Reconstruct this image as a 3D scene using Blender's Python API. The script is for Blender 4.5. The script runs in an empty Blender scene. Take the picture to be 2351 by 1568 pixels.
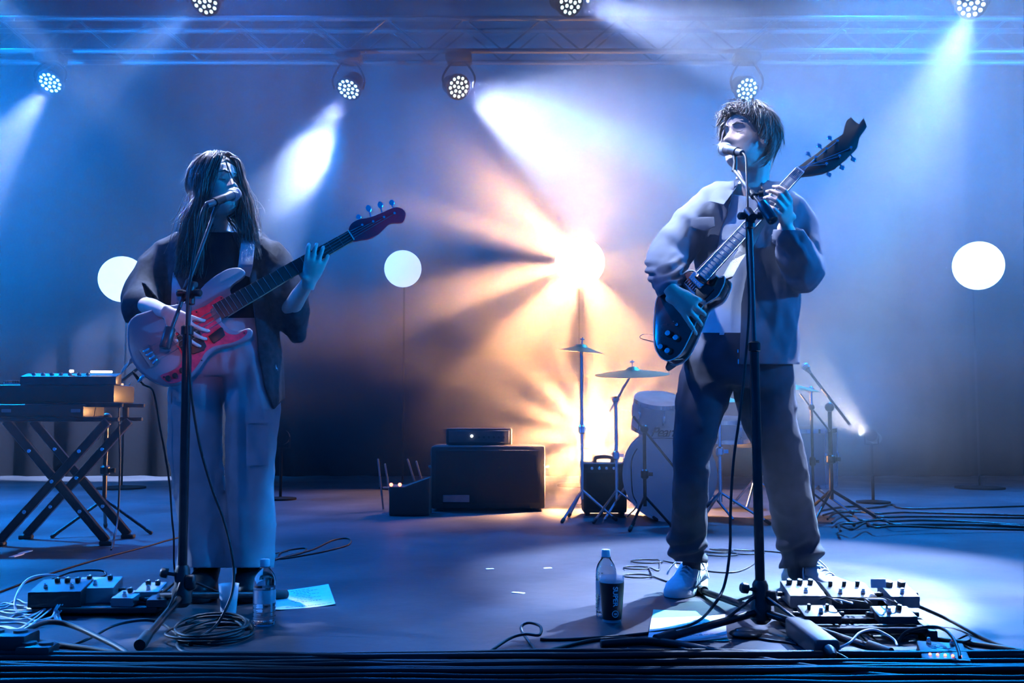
import bpy, bmesh, math, random
from mathutils import Vector, Matrix, Euler, noise
import numpy as np

SC = bpy.context.scene
COL = SC.collection
R = math.radians
V = Vector

# ------------------------------------------------------------------ camera, world, exposure
CAM_H, PITCH, FOC = 0.70, R(4.15), 2286.0
CAM = V((0, 0, CAM_H))
cam_data = bpy.data.cameras.new('camera')
cam_data.lens = 35.0
cam_data.sensor_width = 36.0
cam_data.clip_start = 0.05
camera = bpy.data.objects.new('camera', cam_data)
COL.objects.link(camera)
camera.location = CAM
camera.rotation_euler = (R(90) + PITCH, 0, 0)
SC.camera = camera

def ray(px, py):
    x, y = (px - 1175.5) / FOC, -(py - 784.0) / FOC
    c, s = math.cos(PITCH), math.sin(PITCH)
    return V((x, c - y * s, s + y * c))

def P(px, py, Y):                                   # photo pixel + distance -> point on the stage
    d = ray(px, py)
    return CAM + d * (Y / d.y)

def F(px, py, z=0.0):                               # photo pixel -> point on the floor
    d = ray(px, py)
    return CAM + d * ((z - CAM_H) / d.z)

def on_plane(px, py, o, n):
    d = ray(px, py)
    return CAM + d * ((o - CAM).dot(n) / d.dot(n))

world = bpy.data.worlds.new('dark_venue')
world.use_nodes = True
world.node_tree.nodes['Background'].inputs[0].default_value = (0.0, 0.06, 0.35, 1)
world.node_tree.nodes['Background'].inputs[1].default_value = 1.4
SC.world = world
SC.view_settings.view_transform = 'Standard'
SC.view_settings.look = 'None'
SC.view_settings.exposure = 0.0
SC.view_settings.gamma = 1.0
SC.view_settings.use_curve_mapping = False
SC.cycles.max_bounces = 6
SC.cycles.diffuse_bounces = 2
SC.cycles.glossy_bounces = 3
SC.cycles.transmission_bounces = 6
SC.cycles.transparent_max_bounces = 8
SC.cycles.volume_bounces = 0
SC.cycles.sample_clamp_indirect = 4.0
SC.cycles.caustics_reflective = False
SC.cycles.caustics_refractive = False
SC.cycles.use_denoising = True
SC.cycles.use_light_tree = False
SC.cycles.adaptive_threshold = 0.03
SC.cycles.denoising_input_passes = 'RGB_ALBEDO'

# ------------------------------------------------------------------ the rig: beams in the haze
LAV = (0.53, 0.66, 1.0)
WHT = (0.80, 0.85, 1.0)
BLU = (0.0, 0.18, 1.0)
AZU = (0.0, 0.27, 1.0)
SKY = (0.05, 0.33, 1.0)
WRM = (1.0, 0.46, 0.15)
MINT = (0.25, 1.0, 0.65)

def spot(a, b, color, power, angle, blend=0.6, size=0.06):
    l = bpy.data.lights.new('spot', 'SPOT')
    l.color, l.energy = color, power
    l.spot_size, l.spot_blend = R(angle), blend
    l.shadow_soft_size = size
    o = bpy.data.objects.new('spot', l)
    COL.objects.link(o)
    o.location = a
    o.rotation_euler = (b - a).to_track_quat('-Z', 'Y').to_euler()
    return o

# (lens pixel x, y, distance) of the moving heads and the pixel, distance they aim at
HEADS = {
    'A': ((115, 190), 9.0, (-420, 900, 12.0)),
    'B': ((470, 3), 7.45, (-60, 420, 7.6)),
    'C': ((800, 205), 9.0, (210, 1150, 12.3)),
    'D': ((1053, 200), 9.0, (1750, 430, 8.8)),
    'E': ((1310, 3), 7.45, (1900, 150, 7.8)),
    'F': ((1715, 205), 9.0, (2300, 520, 8.5)),
    'G': ((2230, 8), 7.45, (1730, 1330, 3.99)),
}
BEAMS = {   # list of colour, power, cone angle, blend
    'A': [(LAV, 21000, 27, 0.35), (AZU, 3000, 64, 1)],
    'B': [(LAV, 4000, 24, 0.5), (AZU, 4000, 60, 1)],
    'C': [(LAV, 17000, 32, 0.3), (AZU, 3000, 60, 1)],
    'D': [(LAV, 1500, 78, 0.4), (MINT, 1500, 20, 0.9)],
    'E': [(LAV, 18000, 38, 0.6), (AZU, 2200, 70, 1)],
    'F': [(AZU, 2500, 70, 1.0)],
    'G': [(LAV, 9000, 17, 0.4), (AZU, 2600, 34, 1), (MINT, 6000, 8, 0.9)],
}
for k, ((px, py), Y, (ax, ay, aY)) in HEADS.items():
    a, b = P(px, py, Y), P(ax, ay, aY)
    front = ((b - a).normalized() + (CAM - a).normalized() * 1.5).normalized() * 0.06
    for beam in BEAMS[k]:
        spot(a + front, b, *beam)

# added blue wash: unseen lamps over the back of the stage and in the wings
spot(V((-5.4, 8.8, 5.8)), V((-5.0, 6.6, 0.6)), AZU, 15000, 80, 1.0, 0.2)
spot(V((-2.4, 8.8, 5.6)), V((-2.2, 5.6, 0.6)), (0.0, 0.17, 1.0), 2600, 95, 1.0, 0.2)
spot(V((3.4, 8.8, 5.8)), V((3.4, 6.6, 0.6)), AZU, 9000, 80, 1.0, 0.2)
spot(V((-8.6, 5.6, 1.6)), V((-3.5, 9.2, 3.0)), AZU, 60000, 34, 1.0, 0.2)
spot(V((8.6, 5.6, 1.8)), V((4.0, 9.2, 3.2)), AZU, 62000, 34, 1.0, 0.2)
spot(V((5.5, 3.0, 3.0)), V((1.2, 3.4, 1.75)), AZU, 2800, 30, 1.0, 0.2)
spot(V((-5.5, 3.0, 3.0)), V((-1.2, 3.5, 1.7)), BLU, 1100, 26, 1.0, 0.2)
# added unseen lamps: pools on the floor, backlights and keys on the players
spot(V((-7.4, 5.4, 2.7)), F(150, 1432), (0.30, 0.52, 1.0), 5200, 11, 0.6)
spot(V((-1.0, 7.6, 6.0)), F(1080, 1420), (0.12, 0.38, 1.0), 2600, 11, 1.0)
spot(V((3.3, 5.4, 6.2)), F(1790, 1310), LAV, 19000, 23, 0.5)
spot(V((-1.9, 5.5, 6.8)), P(480, 520, 3.9), LAV, 6500, 7, 0.6)
spot(V((-0.4, 5.5, 6.8)), P(540, 540, 3.9), LAV, 6500, 7, 0.6)
spot(V((-3.6, 6.5, 3.6)), P(450, 440, 3.88), (0.40, 0.58, 1.0), 7000, 4.5, 0.8)
spot(V((-1.3, 4.3, 4.6)), P(1690, 540, 3.80), LAV, 4200, 15, 0.6)
spot(V((-0.9, 2.7, 3.6)), P(1650, 440, 3.75), LAV, 420, 17, 0.8)
spot(V((-0.2, 5.3, 6.4)), P(1690, 420, 3.85), LAV, 10000, 8, 0.6)
spot(V((2.3, 5.7, 6.8)), P(1760, 560, 3.85), LAV, 3500, 9, 0.6)
# the small lamps on the floor, and added unseen fill lights in the pit
spot(P(1998, 998, 7.8), P(1700, 780, 7.85), (1.0, 0.90, 0.75), 170, 62, 0.5, 0.03)
spot(P(640, 1003, 8.1), P(400, 980, 8.1), (0.9, 0.85, 0.6), 40, 60, 0.5, 0.03)
spot(V((-0.5, 1.5, 1.0)), P(460, 760, 3.6), (1.0, 0.30, 0.30), 34, 11, 0.9)
spot(V((-0.3, 1.5, 1.0)), P(895, 492, 3.75), (1.0, 0.30, 0.30), 9, 5, 0.9)
spot(V((-1.9, 1.2, 1.6)), P(510, 1000, 3.8), (0.45, 0.60, 1.0), 20, 20, 1.0)

def star(p, aim, color, power, rays, seed, sharp, floor_level, angle=178):
    """A lamp with rays put into its strength, like a cut gobo: it varies with the angle about its own axis."""
    l = bpy.data.lights.new('ray_lamp', 'POINT')
    l.color, l.energy, l.shadow_soft_size = color, power, 0.04
    o = bpy.data.objects.new('ray_lamp', l)
    COL.objects.link(o)
    o.location = p
    o.rotation_euler = (aim - p).to_track_quat('-Z', 'Y').to_euler()
    l.use_nodes = True
    nt = l.node_tree
    nt.nodes.clear()
    N = lambda t, **kw: nt.nodes.new(t)
    out, em = N('ShaderNodeOutputLight'), N('ShaderNodeEmission')
    tc, sep = N('ShaderNodeTexCoord'), N('ShaderNodeSeparateXYZ')
    nt.links.new(tc.outputs['Normal'], sep.inputs[0])
    at = N('ShaderNodeMath'); at.operation = 'ARCTAN2'
    nt.links.new(sep.outputs['Y'], at.inputs[0]); nt.links.new(sep.outputs['X'], at.inputs[1])
    mr = N('ShaderNodeMapRange')
    mr.inputs['From Min'].default_value, mr.inputs['From Max'].default_value = -math.pi, math.pi
    nt.links.new(at.outputs[0], mr.inputs['Value'])
    ramp = N('ShaderNodeValToRGB')
    ramp.color_ramp.interpolation = 'EASE'
    els = ramp.color_ramp.elements
    pts = sorted(rays)
    els[0].position, els[1].position = 0.0, 1.0
    for e, (pos, v) in zip(list(els), ((0.0, pts[0][1]), (1.0, pts[0][1]))):
        e.color = (v, v, v, 1)
    for pos, v in pts:
        e = els.new(pos); e.color = (v, v, v, 1)
    nt.links.new(mr.outputs[0], ramp.inputs[0])
    m1 = N('ShaderNodeMapRange'); m1.interpolation_type = 'SMOOTHSTEP'
    m1.inputs['From Min'].default_value, m1.inputs['From Max'].default_value = -0.88, -0.5
    m2 = N('ShaderNodeMapRange'); m2.interpolation_type = 'SMOOTHSTEP'
    m2.inputs['From Min'].default_value, m2.inputs['From Max'].default_value = 0.02, -0.14
    mu, mv = N('ShaderNodeMath'), N('ShaderNodeMath')
    mu.operation = mv.operation = 'MULTIPLY'
    for m in (m1, m2):
        nt.links.new(sep.outputs['Z'], m.inputs['Value'])
    nt.links.new(m1.outputs[0], mu.inputs[0]); nt.links.new(m2.outputs[0], mu.inputs[1])
    nt.links.new(mu.outputs[0], mv.inputs[0]); nt.links.new(ramp.outputs[0], mv.inputs[1])
    nt.links.new(mv.outputs[0], em.inputs['Strength'])
    nt.links.new(em.outputs[0], out.inputs[0])
    return o

def dirs(lst):
    """(image angle in degrees: 0 right, 90 up; strength) -> ramp stops for a lamp that looks at the camera."""
    r = []
    for a, v in lst:
        a = (180 - a) % 360                         # the lamp's own X runs to the left in the picture
        r.append((((a + 180) % 360) / 360, v))
    return r

BIG = P(1331, 602, 9.40)
star(BIG, BIG + V((0, -1, 0)), WRM, 2300, dirs([(0, .15), (22, .05), (45, .12), (62, .2), (80, .3), (100, .3), (115, .25), (128, .35), (140, 1.), (150, .8), (156, .4), (163, 1.), (171, .25), (175, .0), (186, .0), (192, .7), (200, 1.), (207, .2), (217, .2), (226, .85), (238, .9), (248, .5), (257, .7), (264, .1), (272, .1), (280, .6), (300, .7), (318, .1)]), 1, False, 0)
LOW = P(1361, 1000, 7.45)
RIGHT = P(1990, 996, 7.85)
star(LOW, LOW + V((0, -1, 0)), WRM, 3200, dirs([(5, .6), (20, .1), (30, .7), (37, .1), (44, .8), (52, .1), (62, .6), (75, .25), (90, .9), (103, .05), (112, .6), (122, .08), (134, .9), (147, .1), (157, .7), (168, .1), (180, .8), (196, .02), (212, .5), (222, .8), (231, .1), (243, .7), (252, .15), (262, .6), (272, .1), (284, .6), (296, .8), (308, .2), (320, .6), (340, .2)][::1][:30]), 2, False, 0)  # gaps put into the strength stand for shade of the drum stands

# ------------------------------------------------------------------ helpers
def mat(name, col, rough=0.5, metal=0.0, var=0.0, vscale=12.0, bump=0.0, bscale=60.0, coat=0.0, spec=0.5, stretch=None):
    m = bpy.data.materials.new(name)
    m.use_nodes = True
    nt = m.node_tree
    b = nt.nodes['Principled BSDF']
    b.inputs['Base Color'].default_value = (*col, 1)
    b.inputs['Roughness'].default_value = rough
    b.inputs['Metallic'].default_value = metal
    b.inputs['Coat Weight'].default_value = coat
    b.inputs['Specular IOR Level'].default_value = spec
    if var or bump:
        tc = nt.nodes.new('ShaderNodeTexCoord')
        src = tc.outputs['Object']
        if stretch:
            mp = nt.nodes.new('ShaderNodeMapping')
            mp.inputs['Scale'].default_value = stretch
            nt.links.new(src, mp.inputs[0])
            src = mp.outputs[0]
    if var:
        n = nt.nodes.new('ShaderNodeTexNoise')
        n.inputs['Scale'].default_value = vscale
        n.inputs['Detail'].default_value = 5
        nt.links.new(src, n.inputs['Vector'])
        r = nt.nodes.new('ShaderNodeMapRange')
        r.inputs['From Min'].default_value, r.inputs['From Max'].default_value = 0.3, 0.7
        r.inputs['To Min'].default_value, r.inputs['To Max'].default_value = 1 - var, 1 + var
        nt.links.new(n.outputs[0], r.inputs['Value'])
        x = nt.nodes.new('ShaderNodeVectorMath')
        x.operation = 'SCALE'
        x.inputs[0].default_value = col
        nt.links.new(r.outputs[0], x.inputs['Scale'])
        nt.links.new(x.outputs[0], b.inputs['Base Color'])
    if bump:
        n2 = nt.nodes.new('ShaderNodeTexNoise')
        n2.inputs['Scale'].default_value = bscale
        n2.inputs['Detail'].default_value = 4
        nt.links.new(src, n2.inputs['Vector'])
        bp = nt.nodes.new('ShaderNodeBump')
        bp.inputs['Strength'].default_value = bump
        bp.inputs['Distance'].default_value = 0.01
        nt.links.new(n2.outputs[0], bp.inputs['Height'])
        nt.links.new(bp.outputs[0], b.inputs['Normal'])
    return m

def glow(name, col, strength):
    m = bpy.data.materials.new(name)
    m.use_nodes = True
    b = m.node_tree.nodes['Principled BSDF']
    b.inputs['Base Color'].default_value = (*[c * .5 for c in col], 1)
    b.inputs['Emission Color'].default_value = (*col, 1)
    b.inputs['Emission Strength'].default_value = strength
    return m

def clear(name, col, rough=0.03, ior=1.33, alpha=None):
    m = bpy.data.materials.new(name)
    m.use_nodes = True
    b = m.node_tree.nodes['Principled BSDF']
    b.inputs['Base Color'].default_value = (*col, 1)
    b.inputs['Roughness'].default_value = rough
    b.inputs['IOR'].default_value = ior
    if alpha is None:
        b.inputs['Transmission Weight'].default_value = 1.0
    else:
        b.inputs['Alpha'].default_value = alpha
    return m

M = {
    'black': mat('black_plastic', (.012, .012, .014), .45, var=.3),
    'blacksteel': mat('black_steel', (.02, .02, .024), .32, .6, var=.3, vscale=30),
    'rubber': mat('black_rubber', (.010, .010, .012), .6, bump=.15, bscale=200),
    'cable': mat('cable_rubber', (.010, .010, .012), .5, spec=.3),
    'white_cable': mat('white_cable', (.72, .74, .78), .4),
    'chrome': mat('chrome', (.82, .84, .88), .16, 1.0, var=.08),
    'grille': mat('mic_grille', (.62, .64, .68), .32, 1.0, bump=.8, bscale=900),
    'micbody': mat('mic_body', (.10, .10, .11), .38, .4),
    'silver': mat('silver_paint', (.22, .23, .25), .4, .5, var=.15),
    'white': mat('white_plastic', (.8, .81, .84), .4),
    'paper': mat('paper', (.80, .80, .80), .8, var=.06, vscale=20),
    'mint': mat('mint_paper', (.22, .82, .56), .8, var=.06),
    'ink': mat('ink', (.03, .03, .05), .7),
    'print': mat('pale_print', (.82, .83, .86), .5),
    'skin': mat('skin', (.62, .42, .34), .5, var=.10, vscale=25, bump=.10, bscale=260),
    'skin2': mat('fair_skin', (.66, .46, .38), .5, var=.10, vscale=25, bump=.10, bscale=260),
    'hair_m': mat('brown_hair', (.10, .075, .06), .42, var=.4, vscale=70, bump=.5, bscale=160),
    'hair_f': mat('long_brown_hair', (.13, .10, .085), .40, var=.4, vscale=90, bump=.3, bscale=200),
    'denim': mat('navy_denim', (.020, .024, .045), .85, var=.25, vscale=18, bump=.35, bscale=500),
    'jacket': mat('dark_canvas', (.085, .095, .125), .88, var=.18, vscale=14, bump=.3, bscale=420),
    'tee': mat('white_cotton', (.68, .69, .72), .9, var=.06, bump=.2, bscale=300),
    'cardigan': mat('charcoal_knit', (.035, .038, .052), .92, var=.3, vscale=40, bump=.5, bscale=260),
    'darktop': mat('dark_top', (.020, .022, .036), .9, var=.25, bump=.3, bscale=300),
    'lace': mat('white_lace', (.62, .64, .70), .85, bump=1.0, bscale=120),
    'cargo': mat('stone_cotton', (.40, .40, .42), .9, var=.14, vscale=10, bump=.3, bscale=380),
    'shoe': mat('white_trainer', (.70, .70, .73), .55, var=.12, vscale=22, bump=.15, bscale=150),
    'shoe_grey': mat('grey_trainer_panel', (.28, .30, .36), .6, bump=.2, bscale=200),
    'boot': mat('black_leather', (.010, .010, .012), .5, bump=.2, bscale=120),
    'bassbody': mat('pale_gloss_finish', (.27, .23, .26), .35, coat=.3, var=.08),
    'pickguard': mat('red_pearl_pickguard', (.95, .045, .10), .35, coat=.3, var=.25, vscale=50),
    'rosewood': mat('rosewood', (.035, .022, .018), .5, var=.3, vscale=40, stretch=(1, 8, 1)),
    'maple': mat('maple', (.42, .27, .14), .4, var=.15, stretch=(1, 8, 1)),
    'redlit_head': mat('red_lit_headstock', (.55, .02, .05), .3, coat=.5),  # red light on the headstock put into its base colour
    'sunburst': mat('dark_cherry_finish', (.05, .012, .010), .18, coat=.8, var=.2, vscale=6),
    'fingerboard': mat('lit_fingerboard', (.52, .46, .42), .35, var=.2, vscale=30),  # bright reflection put into the pale base colour
    'binding': mat('cream_binding', (.75, .71, .62), .4),
    'strap': mat('woven_strap', (.30, .31, .34), .7, bump=.5, bscale=300),
    'leather': mat('black_strap', (.016, .016, .02), .55, bump=.2, bscale=150),
    'clearplastic': clear('clear_plastic', (.96, .98, 1.0), .04, 1.25),
    'water': clear('water', (.92, .96, 1.0), .0, 1.33),
    'led_red': glow('red_led', (1.0, .16, .10), 6),
    'led_white': glow('white_led', (.75, .88, 1.0), 12),
    'cabinet': mat('black_tolex', (.016, .017, .02), .7, bump=.5, bscale=260),
    'cloth': mat('black_grille_cloth', (.014, .015, .018), .9, bump=.7, bscale=500),
    'drumhead': mat('drum_head', (.72, .72, .74), .5, var=.05),
    'drumshell': mat('drum_shell', (.42, .43, .47), .3, .2, coat=.5),
    'brass': mat('cymbal_bronze', (.62, .46, .22), .28, 1.0, bump=.2, bscale=120),
    'backdrop': mat('black_drape', (.003, .003, .004), .95, spec=.08, bump=.4, bscale=60),
    'lamp_body': mat('lamp_housing', (.006, .006, .007), .7, var=.2, spec=.1),
    'truss': mat('dark_truss_paint', (.014, .014, .016), .6, .2),
    'trainer_sole': mat('trainer_sole', (.62, .63, .66), .7),
    'eye': mat('eye', (.04, .035, .03), .15),
    'lips': mat('lips', (.45, .20, .18), .45),
    'graphite': mat('pedal_graphite', (.05, .052, .06), .4, .3, var=.2),
    'keys_white': mat('ivory_key', (.65, .65, .66), .35),
}

def tag(o, label=None, cat=None, group=None, kind=None):
    for k, v in (('label', label), ('category', cat), ('group', group), ('kind', kind)):
        if v:
            o[k] = v
    return o

def thing(name, label, cat, loc=(0, 0, 0), group=None):
    o = bpy.data.objects.new(name, None)
    o.empty_display_size = 0.05
    COL.objects.link(o)
    o.location = loc
    return tag(o, label, cat, group)

def origin(o):
    p = V((0, 0, 0))
    while o is not None:
        p += o.location
        o = o.parent
    return p

class MB:
    """collects vertices and faces of one mesh"""
    def __init__(s):
        s.v, s.f = [], []

    def add(s, vs, fs, mx=None):
        n = len(s.v)
        s.v += [mx @ V(v) if mx is not None else V(v) for v in vs]
        s.f += [tuple(i + n for i in f) for f in fs]
        return s

    def box(s, c, size, mx=None, r=0.0, seg=1):
        bm = bmesh.new()
        bmesh.ops.create_cube(bm, size=1)
        for v in bm.verts:
            v.co = V((v.co.x * size[0], v.co.y * size[1], v.co.z * size[2]))
        if r:
            bmesh.ops.bevel(bm, geom=bm.edges[:], offset=r, segments=seg, affect='EDGES', profile=.5)
        bm.verts.index_update()
        T = Matrix.Translation(V(c))
        s.add([v.co.copy() for v in bm.verts], [[v.index for v in f.verts] for f in bm.faces], (mx @ T) if mx is not None else T)
        bm.free()
        return s

    def tube(s, pts, rad, n=10, side=None, caps=True, rnd=False):
        pts = [V(p) for p in pts]
        rads = rad if isinstance(rad, list) else [rad] * len(pts)
        rads = [(r, r) if not isinstance(r, (list, tuple)) else r for r in rads]
        if rnd:                                     # rounded ends
            t0, t1 = (pts[0] - pts[1]).normalized(), (pts[-1] - pts[-2]).normalized()
            pre, post = [], []
            for a in (75, 50, 25):
                c_, s_ = math.cos(R(a)), math.sin(R(a))
                pre.append((pts[0] + t0 * s_ * min(rads[0]), (rads[0][0] * c_, rads[0][1] * c_)))
            for a in (25, 50, 75):
                c_, s_ = math.cos(R(a)), math.sin(R(a))
                post.append((pts[-1] + t1 * s_ * min(rads[-1]), (rads[-1][0] * c_, rads[-1][1] * c_)))
            pts = [p for p, _ in pre] + pts + [p for p, _ in post]
            rads = [r for _, r in pre] + rads + [r for _, r in post]
        base = len(s.v)
        u = None
        for i, p in enumerate(pts):
            a, b = pts[max(i - 1, 0)], pts[min(i + 1, len(pts) - 1)]
            t = b - a
            if t.length < 1e-9:
                t = V((0, 0, 1))
            t.normalize()
            if side is not None:
                u = V(side) - t * V(side).dot(t)
            elif u is None:
                h = V((0, 0, 1)) if abs(t.z) < .9 else V((1, 0, 0))
                u = h - t * h.dot(t)
            else:
                u = u - t * u.dot(t)
            if u.length < 1e-6:
                u = t.orthogonal()
            u.normalize()
            w = t.cross(u)
            for k in range(n):
                a_ = 2 * math.pi * k / n
                s.v.append(p + u * (math.cos(a_) * rads[i][0]) + w * (math.sin(a_) * rads[i][1]))
        m = len(pts)
        for i in range(m - 1):
            for k in range(n):
                a_, b_ = base + i * n + k, base + i * n + (k + 1) % n
                s.f.append((a_, b_, b_ + n, a_ + n))
        if caps:
            s.f.append(tuple(base + k for k in reversed(range(n))))
            s.f.append(tuple(base + (m - 1) * n + k for k in range(n)))
        return s

    def lathe(s, prof, c=(0, 0, 0), mx=None, n=24):
        """profile of (radius, height); about z"""
        base_v, fs = [], []
        for r, h in prof:
            for k in range(n):
                a = 2 * math.pi * k / n
                base_v.append(V((r * math.cos(a), r * math.sin(a), h)))
        for i in range(len(prof) - 1):
            for k in range(n):
                a_, b_ = i * n + k, i * n + (k + 1) % n
                fs.append((a_, b_, b_ + n, a_ + n))
        if prof[0][0] > 1e-6:
            fs.append(tuple(reversed(range(n))))
        if prof[-1][0] > 1e-6:
            fs.append(tuple((len(prof) - 1) * n + k for k in range(n)))
        T = Matrix.Translation(V(c))
        return s.add(base_v, fs, (mx @ T) if mx is not None else T)

    def ball(s, c, r, n=12, mx=None):
        r = r if isinstance(r, (list, tuple)) else (r, r, r)
        prof = [(math.sin(math.pi * i / n), -math.cos(math.pi * i / n)) for i in range(n + 1)]
        vs, fs = [], []
        k2 = 2 * n
        for q, h in prof:
            for k in range(k2):
                a = 2 * math.pi * k / k2
                vs.append(V((q * math.cos(a) * r[0], q * math.sin(a) * r[1], h * r[2])))
        for i in range(n):
            for k in range(k2):
                a_, b_ = i * k2 + k, i * k2 + (k + 1) % k2
                fs.append((a_, b_, b_ + k2, a_ + k2))
        T = Matrix.Translation(V(c))
        return s.add(vs, fs, (mx @ T) if mx is not None else T)

    def slab(s, poly, back, bev=0.0, arch=0.0):
        """closed outline (points in a plane) given a depth along the vector back, edges rounded"""
        poly = [V(p) for p in poly]
        c = sum(poly, V((0, 0, 0))) / len(poly)
        d = back.normalized()
        D = back.length
        nn = len(poly)
        def inset(q):
            out = []
            for i, p in enumerate(poly):
                a, b = poly[i - 1], poly[(i + 1) % nn]
                t = (b - a).normalized()
                w = d.cross(t)
                if w.dot(c - p) < 0 and False:
                    w = -w
                out.append(p + w * q * sg)
            return out
        area = sum(((poly[i] - c).cross(poly[(i + 1) % nn] - c)).dot(d) for i in range(nn))
        sg = 1.0 if area > 0 else -1.0
        rings = []
        if bev:
            for q, h in ((bev, 0), (bev * .3, bev * .3), (0, bev), (0, D - bev), (bev * .3, D - bev * .3), (bev, D)):
                rings.append([p + d * h for p in inset(q)])
        else:
            rings = [poly, [p + back for p in poly]]
        base = len(s.v)
        for r in rings:
            s.v += r
        for i in range(len(rings) - 1):
            for k in range(nn):
                a_, b_ = base + i * nn + k, base + i * nn + (k + 1) % nn
                s.f.append((a_, b_, b_ + nn, a_ + nn))
        s.f.append(tuple(base + k for k in reversed(range(nn))))
        s.f.append(tuple(base + (len(rings) - 1) * nn + k for k in range(nn)))
        return s

def fin(me, angle=40, smooth=True):
    bm = bmesh.new()
    bm.from_mesh(me)
    bmesh.ops.recalc_face_normals(bm, faces=bm.faces[:])
    bm.to_mesh(me)
    bm.free()
    if smooth:
        me.shade_smooth()
        me.set_sharp_from_angle(angle=R(angle))

def obj(name, mb, m, parent=None, angle=40, smooth=True, normals=True):
    me = bpy.data.meshes.new(name)
    o0 = origin(parent)
    me.from_pydata([tuple(v - o0) for v in mb.v], [], mb.f)
    me.update()
    if normals:
        fin(me, angle, smooth)
    me.materials.append(m)
    o = bpy.data.objects.new(name, me)
    COL.objects.link(o)
    if parent is not None:
        o.parent = parent
    return o

def lone(name, mb, m, label, cat, group=None, angle=40, loc=None):
    """a thing that is one mesh; its origin is put at loc"""
    if loc is not None:
        for i, v in enumerate(mb.v):
            mb.v[i] = v - V(loc)
    o = obj(name, mb, m, None, angle)
    if loc is not None:
        o.location = loc
    return tag(o, label, cat, group)

def copy_tree(o, parent=None):
    c = o.copy()
    COL.objects.link(c)
    c.parent = parent
    for ch in list(o.children):
        copy_tree(ch, c)
    return c

def cr(pts, k=6, closed=False):
    """smooth curve through the points (tuples of any length)"""
    pts = [tuple(p) for p in pts]
    n = len(pts)
    out = []
    rng = range(n) if closed else range(n - 1)
    for i in rng:
        g = lambda j: pts[j % n] if closed else pts[min(max(j, 0), n - 1)]
        p0, p1, p2, p3 = g(i - 1), g(i), g(i + 1), g(i + 2)
        for q in range(k):
            t = q / k
            out.append(tuple(.5 * (2 * b + (c - a) * t + (2 * a - 5 * b + 4 * c - d) * t * t + (3 * b - a - 3 * c + d) * t ** 3)
                             for a, b, c, d in zip(p0, p1, p2, p3)))
    if not closed:
        out.append(pts[-1])
    return out

def vec(pts):
    return [V(p[:3]) for p in pts]

def frame(o, x, z):
    """matrix with the given x axis, z as near as can be"""
    x = V(x).normalized()
    y = V(z).cross(x).normalized()
    z = x.cross(y)
    m = Matrix((x, y, z)).transposed().to_4x4()
    m.translation = o
    return m

def along(a, b, up=(0, 0, 1)):
    """matrix at a whose z axis points to b"""
    z = (V(b) - V(a)).normalized()
    up = V(up)
    if abs(z.dot(up)) > .98:
        up = V((0, 1, 0))
    x = up.cross(z).normalized()
    y = z.cross(x)
    m = Matrix((x, y, z)).transposed().to_4x4()
    m.translation = V(a)
    return m

def remesh(mb, voxel, smooth=4, factor=.5):
    """one continuous skin over overlapping closed shapes; returns vertices, faces"""
    me = bpy.data.meshes.new('tmp')
    me.from_pydata([tuple(v) for v in mb.v], [], mb.f)
    fin(me, smooth=False)
    o = bpy.data.objects.new('tmp', me)
    COL.objects.link(o)
    md = o.modifiers.new('r', 'REMESH')
    md.mode, md.voxel_size = 'VOXEL', voxel
    if smooth:
        sm = o.modifiers.new('s', 'SMOOTH')
        sm.iterations, sm.factor = smooth, factor
    dg = bpy.context.evaluated_depsgraph_get()
    ev = o.evaluated_get(dg)
    m2 = bpy.data.meshes.new_from_object(ev)
    co = np.empty(len(m2.vertices) * 3)
    m2.vertices.foreach_get('co', co)
    nor = np.empty(len(m2.vertices) * 3)
    m2.vertices.foreach_get('normal', nor)
    fs = [tuple(p.vertices) for p in m2.polygons]
    bpy.data.objects.remove(o)
    bpy.data.meshes.remove(me)
    bpy.data.meshes.remove(m2)
    return co.reshape(-1, 3), nor.reshape(-1, 3), fs

def solid(name, co, fs, m, parent, thick=0.0, keep=None, smooth_angle=180):
    """mesh object from arrays; keep(centre) drops faces; thick makes a cloth shell of it"""
    if keep is not None:                            # trim the cloth along keep() = 0
        val = [keep(c) for c in co]
        new, cut, out = [], {}, []
        idx = {}
        def vid(i):
            if i not in idx:
                idx[i] = len(new)
                new.append(co[i])
            return idx[i]
        for f in fs:
            sg = [val[i] > 0 for i in f]
            if not any(sg):
                continue
            if all(sg):
                out.append(tuple(vid(i) for i in f))
                continue
            g = []
            for a, b in zip(f, f[1:] + f[:1]):
                if val[a] > 0:
                    g.append(vid(a))
                if (val[a] > 0) != (val[b] > 0):
                    k = (min(a, b), max(a, b))
                    if k not in cut:
                        t = val[a] / (val[a] - val[b])
                        cut[k] = len(new)
                        new.append(co[a] + (co[b] - co[a]) * t)
                    g.append(cut[k])
            if len(g) >= 3:
                out.append(tuple(g))
        co, fs = np.array(new), out
    o0 = origin(parent)
    me = bpy.data.meshes.new(name)
    me.from_pydata([(x - o0.x, y - o0.y, z - o0.z) for x, y, z in co.tolist()], [], fs)
    me.update()
    me.shade_smooth()
    me.materials.append(m)
    o = bpy.data.objects.new(name, me)
    COL.objects.link(o)
    if parent is not None:
        o.parent = parent
    if thick:
        md = o.modifiers.new('thickness', 'SOLIDIFY')
        md.thickness, md.offset = thick, 0
        dg = bpy.context.evaluated_depsgraph_get()
        m2 = bpy.data.meshes.new_from_object(o.evaluated_get(dg))
        o.modifiers.clear()
        o.data = m2
        m2.name = name
        bpy.data.meshes.remove(me)
        m2.shade_smooth()
    return o

def proj(p):
    """stage point -> photo pixel (to see where cloth opens)"""
    d = V(p) - CAM
    c, s = math.cos(PITCH), math.sin(PITCH)
    f = d.y * c + d.z * s
    return 1175.5 + FOC * d.x / f, 784 - FOC * (-d.y * s + d.z * c) / f

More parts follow.
